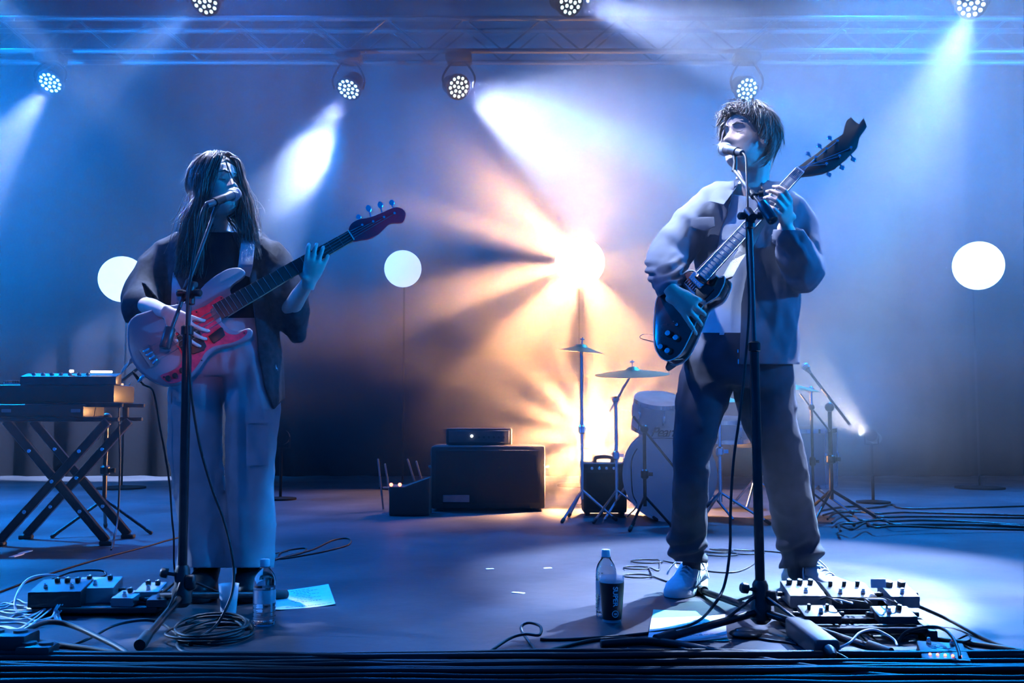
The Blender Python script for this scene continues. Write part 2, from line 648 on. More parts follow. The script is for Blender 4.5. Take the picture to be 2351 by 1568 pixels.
def wrinkle(co, nor, amp, freq, stretch=(1, 1, 1), seed=0, ridge=True):
    out = co.copy()
    for i in range(len(co)):
        q = V((co[i][0] * freq * stretch[0] + seed, co[i][1] * freq * stretch[1], co[i][2] * freq * stretch[2]))
        n = noise.noise(q)
        if ridge:
            n = .35 - abs(n) * 1.4
        n += .4 * noise.noise(q * 2.3)
        out[i] += nor[i] * amp * n
    return out

# ------------------------------------------------------------------ the stage
def stage_mat():
    m = mat('black_stage_paint', (.047, .05, .062), .34, var=.35, vscale=1.3, bump=.12, bscale=18, spec=.3)
    nt = m.node_tree
    b = nt.nodes['Principled BSDF']
    tc = nt.nodes.new('ShaderNodeTexCoord')
    n = nt.nodes.new('ShaderNodeTexNoise')
    n.inputs['Scale'].default_value, n.inputs['Detail'].default_value = 2.2, 8
    nt.links.new(tc.outputs['Object'], n.inputs['Vector'])
    r = nt.nodes.new('ShaderNodeMapRange')
    r.inputs['To Min'].default_value, r.inputs['To Max'].default_value = .20, .50
    nt.links.new(n.outputs[0], r.inputs['Value'])
    nt.links.new(r.outputs[0], b.inputs['Roughness'])
    return m
STAGE = stage_mat()
def structure(name, mb, m, **k):
    o = obj(name, mb, m, None, **k)
    o['kind'] = 'structure'
    return o
B = MB()
B.box((0, 7.0, -.06), (19, 9.3, .12))
floor = structure('floor', B, STAGE)
B = MB()
B.box((0, 2.33, -.30), (19, .04, .60))
structure('trim_1', B, M['black'])
def drape(name, a, b, z1, amp=.07):
    d = V(b) - V(a)
    n = int(d.length * 14)
    w = V((-d.y, d.x, 0)).normalized()
    mb = MB()
    for i in range(n + 1):
        p = V(a) + d * i / n + w * amp * (math.sin(i * .9) + .5 * math.sin(i * .37 + 1))
        for z in (0.0, z1 * .5, z1):
            mb.v.append(V((p.x, p.y, z)))
    for i in range(n):
        for k in range(2):
            mb.f.append((i * 3 + k, i * 3 + 3 + k, i * 3 + 4 + k, i * 3 + 1 + k))
    return structure(name, mb, M['backdrop'], angle=180)
drape('wall_back', (-9.3, 11.3, 0), (9.3, 11.3, 0), 7.2)
drape('wall_left', (-9.3, 4.2, 0), (-9.3, 11.3, 0), 7.2)
drape('wall_right', (9.3, 11.3, 0), (9.3, 4.2, 0), 7.2)

# truss over the back of the stage: four chords and their lattice
tr = thing('lighting_truss', 'long aluminium box truss dim in the haze above the stage', 'truss', (0, 9.15, 4.2))
def chord(y, z):
    b = MB()
    b.tube([(-7.5, y, z), (7.5, y, z)], .025, 10)
    obj('chord', b, M['truss'], tr)
for y, z in ((9.0, 4.05), (9.3, 4.05), (9.0, 4.36), (9.3, 4.36)):
    chord(y, z)
b = MB()
b.tube([V((-.18, 9.0, 4.05)), V((.18, 9.0, 4.36))], .010, 6)
b0 = obj('lattice_bar', b, M['truss'], tr)
k = 0
for i in range(40):
    for y in (0, .30):
        c = b0 if k == 0 else b0.copy()
        if k:
            COL.objects.link(c)
        c.location = ((-7.1 + i * .36), y, 0)
        if i % 2:
            c.scale = (-1, 1, 1)
        k += 1
bar = MB()
bar.tube([(-6, 7.45, 4.42), (6, 7.45, 4.42)], .03, 10)
lone('lighting_bar', bar, M['truss'], 'round steel lighting bar holding the nearer lamps at the top', 'bar')

# moving heads: ring of LED cells in a round face, yoke and base under the bar
LENS = glow('led_cell', (.72, 1.0, .86), 1.3)
FACE = glow('lamp_face', (.40, .80, .84), .30)
HEADTXT = {
    'A': 'round LED stage lamp at the far left beaming down left',
    'B': 'round LED stage lamp at the top edge above the bass player',
    'C': 'round LED stage lamp whose beam falls toward the long-haired woman',
    'D': 'round LED stage lamp left of centre throwing a wide pale beam to the right',
    'E': 'round LED stage lamp at the top edge in the middle of the stage',
    'F': 'round LED stage lamp glowing right above the guitarist\'s hair',
    'G': 'round LED stage lamp in the top right corner with green-cored beam',
}
for key, ((px, py), Y, (ax, ay, aY)) in HEADS.items():
    p, a = P(px, py, Y), P(ax, ay, aY)
    d = ((a - p).normalized() + (CAM - p).normalized() * 1.5).normalized()
    up_z = 4.42 if Y < 8 else 4.05
    t = thing('moving_head_lamp', HEADTXT[key], 'stage lamp', (p.x, p.y, p.z), 'moving head lamps over the stage')
    r = .112
    m = along(p - d * .02, p + d)
    b = MB()
    b.lathe([(.05, -.17), (.085, -.15), (.105, -.05), (r + .008, -.01), (r + .008, .018), (r + .001, .02)], (0, 0, 0), m, 28)
    obj('housing', b, M['lamp_body'], t)
    b = MB()
    b.lathe([(r, .012), (r * .5, .016), (0.0001, .016)], (0, 0, 0), m, 28)
    f = obj('front_lens', b, FACE, t)
    cells = [(0, 0)] + [(r * .40, i * 60) for i in range(6)] + [(r * .77, i * 30 + 15) for i in range(12)]
    proto = None
    for q, an in cells:
        c = m @ V((q * math.cos(R(an)), q * math.sin(R(an)), .017))
        if proto is None:
            b = MB()
            b.lathe([(.0165, 0), (.015, .006), (.008, .009), (.0001, .010)], (0, 0, 0), along(c, c + d), 10)
            proto = obj('led_cell', b, LENS, f)
            c0 = c
        else:
            e = proto.copy()
            COL.objects.link(e)
            e.location = c - c0
    b = MB()
    side = V((1, 0, 0))
    for s in (-1, 1):
        b.tube(vec(cr([p + side * s * (r + .02), p + side * s * (r + .035) + V((0, .0, .10)), p + side * s * .07 + V((0, .0, up_z - p.z - .12)), p + V((0, 0, up_z - p.z - .10))], 4)), [(.02, .01)] * 13, 8, side=(0, 1, 0))
    obj('yoke', b, M['lamp_body'], t)
    b = MB()
    b.box((p.x, p.y, up_z - .07), (.24, .20, .09), None, .02)
    obj('base', b, M['lamp_body'], t)

# audience blinders on thin stands along the back
CREAM = glow('warm_lamp_lens', (1.0, .82, .64), .92)
PALE = glow('pale_lamp_lens', (.80, .90, 1.0), .72)
HOT = glow('hot_lamp_lens', (1.0, .90, .74), 2.0)
for px, py, Y, dia, m_, txt in ((281, 641, 9.3, 106, CREAM, 'round warm lamp on a back stand beside the bass player\'s sleeve'),
                               (925, 617, 9.3, 86, PALE, 'round cool white lamp on a back stand left of centre'),
                               (1331, 602, 9.6, 116, HOT, 'round blazing warm lamp in the middle of the back row'),
                               (2246, 610, 9.3, 112, CREAM, 'round warm lamp on a back stand at the far right')):
    p = P(px, py, Y)
    r = px2m_ = dia / 2 * Y / FOC
    t = thing('blinder_lamp', txt, 'stage lamp', (p.x, p.y, 0), 'round lamps along the back')
    d = (CAM - p).normalized()
    m = along(p, p + d)
    b = MB()
    b.lathe([(r * .5, -.22), (r * .85, -.16), (r * 1.005, -.02), (r * 1.005, .0), (r, .001)], (0, 0, 0), m, 32)
    obj('housing', b, M['lamp_body'], t)
    b = MB()
    b.lathe([(r, .002), (r * .6, .012), (.0001, .016)], (0, 0, 0), m, 32)
    obj('lens', b, m_, t)
    b = MB()
    b.tube([(p.x, p.y + .12, .02), (p.x, p.y + .12, p.z - r * .8)], .009, 8)
    obj('pole', b, M['lamp_body'], t)
    b = MB()
    b.lathe([(.22, 0), (.22, .015), (.03, .03)], (p.x, p.y + .12, 0), None, 24)
    obj('base_plate', b, M['lamp_body'], t)

# small lamps standing on the floor
for px, py, Y, r, aim, m_, txt in ((1362, 1000, 7.6, .060, (1240, 700, 6.5), HOT, 'small blazing floor lamp among the cymbal stands in the middle'),
                                  (2001, 1000, 7.9, .042, (1650, 760, 6.8), HOT, 'small warm floor lamp to the right of the drum kit'),
                                  (646, 1003, 8.2, .055, (560, 990, 7.4), CREAM, 'small warm floor lamp peeking out behind the wide trousers')):
    p, a = P(px, py, Y), P(*aim)
    d = ((a - p).normalized() + (CAM - p).normalized() * (2.0 if r > .05 else .9)).normalized()
    t = thing('floor_lamp', txt, 'stage lamp', (p.x, p.y, 0), 'small lamps on the floor')
    m = along(p, p + d)
    b = MB()
    b.lathe([(r * .6, -.16), (r * 1.1, -.12), (r * 1.15, .01), (r, .01)], (0, 0, 0), m, 24)
    obj('housing', b, M['lamp_body'], t)
    b = MB()
    b.lathe([(r, .0), (.0001, .006)], (0, 0, 0), m, 24)
    obj('lens', b, m_, t)
    b = MB()
    for s in (-1, 1):
        b.tube([(p.x + s * (r * 1.25), p.y, p.z), (p.x + s * (r * 1.25), p.y, p.z - r * 1.6), (p.x, p.y, p.z - r * 1.7)], .008, 6)
    b.tube([(p.x, p.y, p.z - r * 1.7), (p.x, p.y, .02)], .012, 8)
    b.lathe([(.13, 0), (.13, .015), (.02, .025)], (p.x, p.y, 0), None, 20)
    obj('stand', b, M['lamp_body'], t)

# haze hanging over the stage, and added puffs strengthening the glow near the warm lamps
def haze_mat(name, density):
    m = bpy.data.materials.new(name)
    m.use_nodes = True
    nt = m.node_tree
    nt.nodes.clear()
    ho = nt.nodes.new('ShaderNodeOutputMaterial')
    hs = nt.nodes.new('ShaderNodeVolumeScatter')
    hs.inputs['Density'].default_value = density
    hs.inputs['Anisotropy'].default_value = 0.3
    hs.inputs['Color'].default_value = (.95, .97, 1, 1)
    nt.links.new(hs.outputs[0], ho.inputs['Volume'])
    return m
B = MB()                                             # it lies lower at the front and lifts toward the back
hz = [(2.95, .25), (11.05, 1.55), (11.05, 6.96), (2.95, 6.96)]
for x in (-9.0, 9.0):
    B.v += [V((x, y, z)) for y, z in hz]
B.f += [(0, 1, 2, 3), (7, 6, 5, 4), (0, 4, 5, 1), (1, 5, 6, 2), (2, 6, 7, 3), (3, 7, 4, 0)]
haze = obj('haze', B, haze_mat('stage_haze', .012))
tag(haze, 'thin theatrical haze filling the stage, lit blue and lavender by the beams', 'haze', kind='stuff')
for c, rad, H, den, lab in ((BIG, 3.1, 1.5, .24, 'added haze puff for the glow round the blazing middle lamp'),
                            (LOW, 1.4, .55, .13, 'added haze puff for the glow round the small blazing floor lamp'),
                            (RIGHT + V((-.30, 0, .20)), .95, .7, .16, 'added haze puff for the glow of the floor lamp right of the drum kit')):
    prof = []
    for i in range(-10, 11):                          # added cloud shaped so the glow fades out: thick middle, thin rim
        t = i / 10
        prof.append((rad * (1 - abs(t) ** .6) + .0001, H * t))
    B = MB()
    B.lathe(prof, (0, 0, 0), along(c, c + V((0, 1, 0))), 40)
    tag(obj('added_puff', B, haze_mat('added_puff_haze', den)), lab, 'haze', kind='stuff')

# ------------------------------------------------------------------ people
def px2m(px, Y):
    return px * Y / FOC

def lerp_tab(z, tab):
    if z <= tab[0][0]:
        return tab[0][1]
    for (a, u), (b, v) in zip(tab, tab[1:]):
        if z <= b:
            t = (z - a) / (b - a)
            t = t * t * (3 - 2 * t) * .5 + t * .5
            return u + (v - u) * t
    return tab[-1][1]

FRONT = [(-.120, -.040), (-.112, -.068), (-.098, -.083), (-.085, -.079), (-.07, -.084), (-.045, -.085), (-.02, -.083), (.01, -.082), (.035, -.092), (.06, -.090), (.085, -.074), (.105, -.045), (.118, -.01)]
BACK = [(-.120, .000), (-.10, .030), (-.08, .045), (-.06, .062), (-.03, .085), (0, .098), (.035, .104), (.06, .098), (.085, .080), (.105, .048), (.118, .012)]
WIDE = [(-.120, .018), (-.105, .034), (-.085, .050), (-.065, .058), (-.045, .063), (-.02, .069), (.01, .072), (.035, .075), (.06, .072), (.085, .059), (.105, .037), (.118, .008)]

def g2(x, sx, z, sz):
    return math.exp(-(x / sx) ** 2 - (z / sz) ** 2)

def head_shape(B, mx, mouth_open=.010, nose=1.0):
    nz, na = 64, 72
    vs = []
    for i in range(nz + 1):
        z = -.120 + .238 * i / nz
        f, b, w = lerp_tab(z, FRONT), lerp_tab(z, BACK), lerp_tab(z, WIDE)
        cy, ry = (f + b) / 2, (b - f) / 2
        for k in range(na):
            a = 2 * math.pi * k / na
            ca, sa = math.cos(a), math.sin(a)
            e = 2 / 2.25
            x = w * math.copysign(abs(sa) ** e, sa)
            y = cy - ry * math.copysign(abs(ca) ** e, ca)
            if ca > 0:
                d = 0
                tip = lerp_tab(z, [(-.052, 0), (-.045, .010), (-.036, .027), (-.028, .029), (-.01, .019), (.01, .010), (.028, .003), (.035, 0)])
                d += tip * nose * math.exp(-(x / (.0125 + .010 * max(0, min(1, (-.005 - z) / .03)))) ** 2)
                for s in (-1, 1):
                    d -= .0125 * g2(x - s * .031, .016, z - .008, .012)
                    d += .0060 * g2(x - s * .031, .011, z - .006, .007)
                    d += .0055 * g2(x - s * .030, .022, z - .030, .007)
                    d += .0060 * g2(x - s * .046, .018, z + .022, .018)
                d += .0065 * g2(x, .024, z + .0615, .006)
                d += .0065 * g2(x, .020, z + .079, .006)
                d -= mouth_open * g2(x, .020, z + .0705, .0055)
                d += .0050 * g2(x, .018, z + .102, .012)
                y -= d * 1.2 * ca ** .5
            vs.append(V((x, y, z)))
    fs = []
    for i in range(nz):
        for k in range(na):
            a_, b_ = i * na + k, i * na + (k + 1) % na
            fs.append((a_, b_, b_ + na, a_ + na))
    fs.append(tuple(reversed(range(na))))
    fs.append(tuple(nz * na + k for k in range(na)))
    B.add(vs, fs, mx)
    for s in (-1, 1):
        T = mx @ Matrix.Translation(V((s * .074, .014, -.006))) @ Euler((0.15, 0, s * .35)).to_matrix().to_4x4()
        B.ball((0, 0, 0), (.009, .019, .031), 8, T)
        B.ball((s * .003, .012, .004), (.006, .010, .026), 8, T)

def hand(B, wrist, fdir, pnorm, thumb, curls, tcurl=(.3, .4), size=1.0, spread=.10, tdir=None, tdown=.35):
    """palm, four fingers, thumb; thumb = +1 / -1 the side it leaves on; fingers curl toward pnorm"""
    x = V(fdir).normalized()
    z = V(pnorm)
    z = (z - x * z.dot(x)).normalized()
    y = z.cross(x) * thumb                           # toward the thumb
    w = V(wrist)
    S = size
    L = .092 * S
    pts = [w - x * .02 * S, w + x * .012 * S, w + x * L * .45, w + x * L * .8, w + x * L]
    B.tube(pts, [(.024 * S, .018 * S), (.027 * S, .017 * S), (.037 * S, .016 * S), (.041 * S, .014 * S), (.038 * S, .011 * S)], 14, side=y)
    lens = ((.044, .027, .022), (.049, .031, .023), (.046, .029, .022), (.036, .022, .019))
    for i in range(4):
        off = (.0305 - .0203 * i) * S
        d0 = (x + y * spread * (1.2 - .8 * i)).normalized()
        p = w + x * (L - .018 * S - (.010 * S if i == 3 else 0)) + y * off
        chain, rr = [p], [.0098 * S]
        ang = 0
        p = p + d0 * .018 * S
        chain.append(p)
        rr.append(.0096 * S)
        for j in range(3):
            ang += curls[i][j]
            d = d0 * math.cos(ang) + z * math.sin(ang)
            seg = lens[i][j] * S
            chain.append(p + d * seg * .5)
            rr.append((.0088, .0080, .0072)[j] * S)
            p = p + d * seg
            chain.append(p)
            rr.append((.0088, .0080, .0064)[j] * S)
        B.tube(chain, rr, 10, rnd=True)
    p = w + x * .022 * S + y * .024 * S
    d = (x * .62 + y * .72 + z * tdown).normalized() if tdir is None else V(tdir).normalized()
    chain, rr = [p - d * .012 * S, p, p + d * .03 * S], [.013 * S, .0145 * S, .0118 * S]
    p = p + d * .042 * S
    chain.append(p)
    rr.append(.0105 * S)
    for j in range(2):
        d = (d * math.cos(tcurl[j]) + (z * .5 + x * .6).normalized() * math.sin(tcurl[j])).normalized()
        p = p + d * (.032, .026)[j] * S
        chain.append(p)
        rr.append((.0098, .0076)[j] * S)
    B.tube(chain, rr, 10, rnd=True)

def limb(B, pts, n=16, k=5, side=None):
    """pts: (px, py, Y, half width in px at that distance[, depth ratio])"""
    q = [(*P(a[0], a[1], a[2]), px2m(a[3], a[2]), px2m(a[3], a[2]) * (a[4] if len(a) > 4 else 1.0)) for a in pts]
    q = cr(q, k)
    B.tube([p[:3] for p in q], [(p[3], p[4]) for p in q], n, side=side, rnd=True)

def torso(B, rows, Y, k=4, n=28):
    """rows: (py, centre px, half width px, depth half m, Y shift)"""
    q = [(*P(r[1], r[0], Y + (r[4] if len(r) > 4 else 0)), px2m(r[2], Y), r[3]) for r in rows]
    q = cr(q, k)
    B.tube([p[:3] for p in q], [(p[3], p[4]) for p in q], n, side=(1, 0, 0), rnd=False)

def shoe(name, toe, heel, width, parent, lift=0.0, laces=True, seed=0):
    """a chunky lace-up trainer between two floor points"""
    x = (V(toe) - V(heel))
    L = x.length
    mx = frame(V(heel) + V((0, 0, lift)), x, (0, 0, 1))
    root = None
    up = MB()
    prof = [(.00, .030, .065), (.03, .037, .112), (.07, .040, .128), (.105, .041, .122), (.15, .042, .100), (.20, .045, .070), (.25, .046, .058), (.285, .036, .048), (.305, .015, .034)]
    q = cr([(a * L / .31, b * width, c) for a, b, c in prof], 4)
    rings = []
    n = 20
    for a, hw, h in q:
        ring = []
        for i in range(n):
            t = 2 * math.pi * i / n
            cx, cz = math.cos(t), math.sin(t)
            ring.append(V((a, hw * math.copysign(abs(cx) ** .8, cx), .022 + (h - .022) * (.5 + .5 * math.copysign(abs(cz) ** .75, cz)))))
        rings.append(ring)
    vs = [v for r in rings for v in r]
    fs = []
    for i in range(len(rings) - 1):
        for j in range(n):
            a_, b_ = i * n + j, i * n + (j + 1) % n
            fs.append((a_, b_, b_ + n, a_ + n))
    fs.append(tuple(reversed(range(n))))
    fs.append(tuple((len(rings) - 1) * n + j for j in range(n)))
    up.add(vs, fs, mx)
    root = obj(name, up, M['shoe'], parent, 60)
    so = MB()
    out = []
    for a, b in ((.31, .012), (.295, .034), (.255, .050), (.20, .049), (.14, .041), (.08, .039), (.03, .040), (-.004, .026)):
        out.append((a * L / .31, b * width))
    poly = [V((a, b, 0)) for a, b in cr(out, 3)] + [V((a, -b, 0)) for a, b in reversed(cr(out, 3))]
    so.slab([mx @ (p + V((0, 0, .001))) for p in poly], (mx.to_3x3() @ V((0, 0, .030))), .005)
    obj('sole', so, M['trainer_sole'], root)
    for s in (-1, 1):
        pn = MB()
        pts = [mx @ V((.075 * L / .31, s * .0425 * width, .066)), mx @ V((.12 * L / .31, s * .0445 * width, .058)), mx @ V((.17 * L / .31, s * .0475 * width, .046)), mx @ V((.215 * L / .31, s * .0495 * width, .040))]
        pn.tube(vec(cr(pts, 3)), [(.010, .003)] * 10, 8, side=(0, 0, 1), rnd=True)
        obj('side_panel', pn, M['shoe_grey'], root)
    to = MB()
    to.tube([mx @ V(p) for p in ((.075, 0, .125), (.115, 0, .112), (.155, 0, .094), (.19, 0, .080))], [(.022, .006), (.024, .007), (.022, .007), (.018, .005)], 10, side=mx.to_3x3() @ V((0, 1, 0)), rnd=True)
    obj('tongue', to, M['shoe_grey'], root)
    if laces:
        la = MB()
        rr = random.Random(seed)
        for i in range(5):
            a = .105 + .020 * i
            h = .120 - .0105 * i
            la.tube(vec(cr([mx @ V((a * L / .31, -.026 * width, h - .012)), mx @ V((a * L / .31 + .01, 0, h + .004)), mx @ V((a * L / .31 + .018, .026 * width, h - .014))], 4)), .0036, 6)
        for s in (-1, 1):
            la.tube(vec(cr([mx @ V(p) for p in ((.10, 0, .125), (.085, s * .03, .135), (.10, s * .065, .105), (.125, s * .05, .085), (.105, s * .012, .118))], 6)), .0032, 6)
            la.tube(vec(cr([mx @ V(p) for p in ((.10, 0, .125), (.12, s * .04, .120), (.14, s * .075, .085), (.15, s * .085, .06))], 6)), .0032, 6)
        obj('laces', la, M['white'], root)
    return root

# ---- the guitarist on the right
MY = 3.85
man_c = P(1722, 600, MY)
B = MB()
HM = Matrix.Translation(P(1716, 322, 3.80)) @ Euler((0, 0, R(-57))).to_matrix().to_4x4() @ Euler((R(-9), 0, 0)).to_matrix().to_4x4() @ Matrix.Scale(1.04, 4)
head_shape(B, HM, .013)
limb(B, [(1733, 372, 3.84, 38), (1728, 410, 3.85, 38), (1724, 440, 3.86, 48)])
torso(B, [(432, 1724, 55, .07), (458, 1722, 95, .09), (520, 1720, 108, .105), (640, 1716, 96, .10), (740, 1712, 84, .09), (800, 1710, 80, .09), (850, 1706, 74, .08)], MY)
limb(B, [(1645, 478, 3.85, 32), (1585, 520, 3.83, 30), (1532, 596, 3.76, 26), (1532, 640, 3.60, 22), (1541, 664, 3.50, 18)])
limb(B, [(1805, 482, 3.87, 32), (1840, 540, 3.86, 32), (1848, 628, 3.76, 28), (1825, 575, 3.64, 24), (1803, 524, 3.58, 19)])
limb(B, [(1642, 850, 3.86, 34), (1594, 1040, 3.81, 29), (1586, 1240, 3.98, 20), (1588, 1314, 4.0, 15)])
limb(B, [(1748, 850, 3.87, 36), (1798, 1050, 3.88, 29), (1829, 1240, 3.99, 20), (1828, 1312, 3.99, 15)])
hand(B, P(1543, 667, 3.47), (.72, -.02, -.66), (.1, .95, .1), 1, [(.25, .5, .4), (.45, .6, .4), (.6, .7, .5), (.7, .8, .5)], (.2, .25), 1.05, .22, tdir=(.85, .1, -.42))
hand(B, P(1807, 513, 3.575), (-.28, -.80, .42), (-.78, .1, .60), 1, [(.45, .9, .7), (.55, .95, .7), (.6, 1.0, .7), (.65, 1.0, .7)], (.25, .35), 1.05, .06, tdir=(-.75, -.10, .75))
co, nor, fs = remesh(B, .0046, 2)
man = solid('person', co, fs, M['skin'], None)
def recentre(o, loc):
    loc = V(loc)
    o.data.transform(Matrix.Translation(-loc))
    o.location = loc
recentre(man, F(1715, 1375))
tag(man, 'man in open dark jacket and white T-shirt singing and playing dark red guitar', 'person', 'musicians playing on stage')

# T-shirt
B = MB()
torso(B, [(418, 1722, 54, .075), (436, 1721, 92, .095), (470, 1720, 112, .112), (560, 1718, 110, .122), (680, 1714, 104, .118), (790, 1712, 106, .122)], MY)
co, nor, fs = remesh(B, .009, 3)
co = wrinkle(co, nor, .012, 9, (1.6, 1.2, .55), 3)
solid('tshirt', co, fs, M['tee'], man, .004, lambda c: (lambda q: min(q[1] - 446 - .16 * max(0, 40 - abs(q[0] - 1719)), 769 - q[1]))(proj(c)))
B = MB()
ring = [P(1719 + 45 * math.cos(t), 441 - 10 * math.sin(t) + (13 if math.sin(t) < 0 else 0), 3.85 + .062 * math.sin(t)) for t in [2 * math.pi * i / 40 for i in range(41)]]
B.tube(ring, [(.012, .005)] * 41, 8, side=(0, 0, 1))
obj('neckband', B, M['tee'], man)

# trousers
B = MB()
limb(B, [(1640, 830, 3.85, 66, .95), (1615, 905, 3.84, 60), (1597, 1000, 3.81, 49), (1587, 1060, 3.80, 40), (1585, 1130, 3.82, 39), (1583, 1200, 3.91, 39), (1578, 1248, 3.94, 45), (1588, 1292, 3.96, 36)], 20)
limb(B, [(1750, 830, 3.86, 66, .95), (1757, 905, 3.86, 67), (1770, 970, 3.86, 61), (1793, 1040, 3.87, 51), (1812, 1130, 3.90, 47), (1828, 1220, 3.97, 48), (1836, 1262, 3.99, 47), (1822, 1300, 4.02, 34)], 20)
torso(B, [(752, 1708, 100, .120), (800, 1706, 108, .128), (850, 1700, 122, .13), (890, 1696, 122, .12)], MY)
co, nor, fs = remesh(B, .0085, 3)
co2 = wrinkle(co, nor, .010, 11, (1, 1, .75), 11)
for i in range(len(co)):                             # stacked folds over the shoes and behind the knees
    q = proj(co[i])
    s = max(0, 1 - abs(q[1] - 1265) / 48)
    co2[i] += nor[i] * (.011 * s * math.sin(q[1] * .17 + q[0] * .06 + 5 * noise.noise(V(co[i]) * 6)))
    s = max(0, 1 - abs(q[1] - 1075) / 50)
    co2[i] += nor[i] * (.008 * s * noise.noise(V((co[i][0] * 9, co[i][1] * 9, co[i][2] * 22 + co[i][0] * 8))))
solid('trousers', co2, fs, M['denim'], man, .004, lambda c: (lambda q: min(q[1] - 764, (1290 if q[0] < 1700 else 1303) + .06 * (q[0] - 1580 if q[0] < 1700 else 1830 - q[0]) - q[1]))(proj(c)))

# jacket
B = MB()
torso(B, [(404, 1726, 46, .080), (420, 1725, 72, .095), (440, 1724, 100, .112), (470, 1722, 126, .125), (520, 1721, 128, .135), (620, 1718, 120, .140), (720, 1714, 116, .138), (800, 1713, 116, .142), (850, 1714, 115, .142)], MY)
limb(B, [(1650, 478, 3.85, 46), (1602, 508, 3.84, 49), (1556, 560, 3.80, 47), (1530, 600, 3.75, 44), (1532, 636, 3.62, 37), (1540, 662, 3.50, 29)], 18)
limb(B, [(1798, 482, 3.87, 48), (1820, 514, 3.87, 50), (1836, 570, 3.85, 48), (1842, 625, 3.76, 46), (1824, 578, 3.66, 38), (1805, 532, 3.59, 30)], 18)
co, nor, fs = remesh(B, .0085, 3)
co2 = wrinkle(co, nor, .015, 7.5, (1.5, 1.2, .8), 5)
for i in range(len(co)):                             # bunched cuffs and elbow
    q = proj(co[i])
    if co[i][1] < 3.80 and q[0] < 1580:
        s = max(0, 1 - abs(q[1] - 625) / 45)
        co2[i] += nor[i] * .009 * s * math.sin(q[1] * .30 + q[0] * .14 + 4 * noise.noise(V(co[i]) * 5))
    if co[i][1] < 3.78 and q[0] > 1780:
        s = max(0, 1 - abs(q[1] - 560) / 60)
        co2[i] += nor[i] * .008 * s * math.sin(q[1] * .15 - q[0] * .2 + 2 * noise.noise(V(co[i]) * 5))
def jacket_keep(c):
    x, y = proj(c)
    d = min(y - 418, 836 - y)
    if c[1] < 3.66 and x < 1580:
        d = min(d, 6 - (x - 1540) * .5 - (y - 661))
    if c[1] < 3.64 and x > 1770:
        d = min(d, y - 528)
    if c[1] < MY and 1560 < x and not (c[1] < 3.68 and x > 1760):
        l = lerp_tab(y, [(420, 1688), (470, 1676), (540, 1652), (620, 1636), (700, 1606), (840, 1598)])
        r = lerp_tab(y, [(420, 1756), (470, 1745), (540, 1735), (620, 1716), (700, 1702), (840, 1698)])
        d = min(d, max(l - x, x - r))
    return d
solid('jacket', co2, fs, M['jacket'], man, .007, jacket_keep)
def cloth_patch(name, pts, Y, m, parent, thick=.006):
    b = MB()
    b.slab([P(p[0], p[1], p[2] if len(p) > 2 else Y) for p in pts], V((0, thick, 0)), .002)
    return obj(name, b, m, parent)
cloth_patch('collar', [(1702, 405, 3.81), (1690, 432, 3.73), (1662, 470, 3.705), (1628, 462, 3.715), (1640, 438, 3.74), (1668, 420, 3.79)], 0, M['jacket'], man)
cloth_patch('collar', [(1748, 408, 3.82), (1752, 440, 3.73), (1768, 478, 3.71), (1806, 462, 3.73), (1800, 436, 3.76), (1778, 418, 3.80)], 0, M['jacket'], man)
cloth_patch('pocket_flap', [(1588, 498, 3.735), (1640, 498, 3.708), (1642, 520, 3.703), (1616, 530, 3.712), (1586, 520, 3.730)], 0, M['jacket'], man, .004)
B = MB()                                             # jacket zip pull and hem toggle
B.box(P(1694, 806, 3.70), (.004, .003, .012)).box(P(1695, 830, 3.70), (.004, .003, .018))
obj('zip_pull', B, M['chrome'], man)

# hair: locks laid over the skull
def scalp(mx, a, b, lift=0.0):
    """a: turn about the head from the face, b: height angle (0 crown)"""
    z = -.120 + .238 * (.5 + .5 * math.cos(b))
    f, k, w = lerp_tab(z, FRONT), lerp_tab(z, BACK), lerp_tab(z, WIDE)
    cy, ry = (f + k) / 2, (k - f) / 2
    n = V((math.sin(a) * math.sin(b), -math.cos(a) * math.sin(b), math.cos(b)))
    return mx @ (V((w * math.sin(a), cy - ry * math.cos(a), z)) + n * lift), (mx.to_3x3() @ n).normalized()

rr = random.Random(4)
B = MB()
def cap(B, mx, lift, lo, rag, rn):
    """close hair mass over the skull; lo(a): how far down it comes"""
    na, nb = 48, 16
    vs, fs = [], []
    for j in range(nb + 1):
        for i in range(na):
            a = 2 * math.pi * i / na
            b = lo(a) * j / nb
            p, n = scalp(mx, a, max(b, .02), lift * (1 - .75 * (j / nb) ** 3) + rag * noise.noise(V((math.sin(a) * 3, math.cos(a) * 3, b * 3))))
            vs.append(p)
    base = len(B.v)
    B.v += vs
    for j in range(nb):
        for i in range(na):
            a_, b_ = base + j * na + i, base + j * na + (i + 1) % na
            B.f.append((a_, b_, b_ + na, a_ + na))
def man_lo(a):
    t = abs((a + math.pi) % (2 * math.pi) - math.pi)          # 0 at the face
    return lerp_tab(t, [(0, .92), (.45, .98), (.8, 1.15), (1.2, 1.5), (1.4, 1.72), (1.65, 1.55), (1.95, 1.8), (2.4, 2.15), (3.15, 2.25)])
cap(B, HM, .022, man_lo, .008, rr)
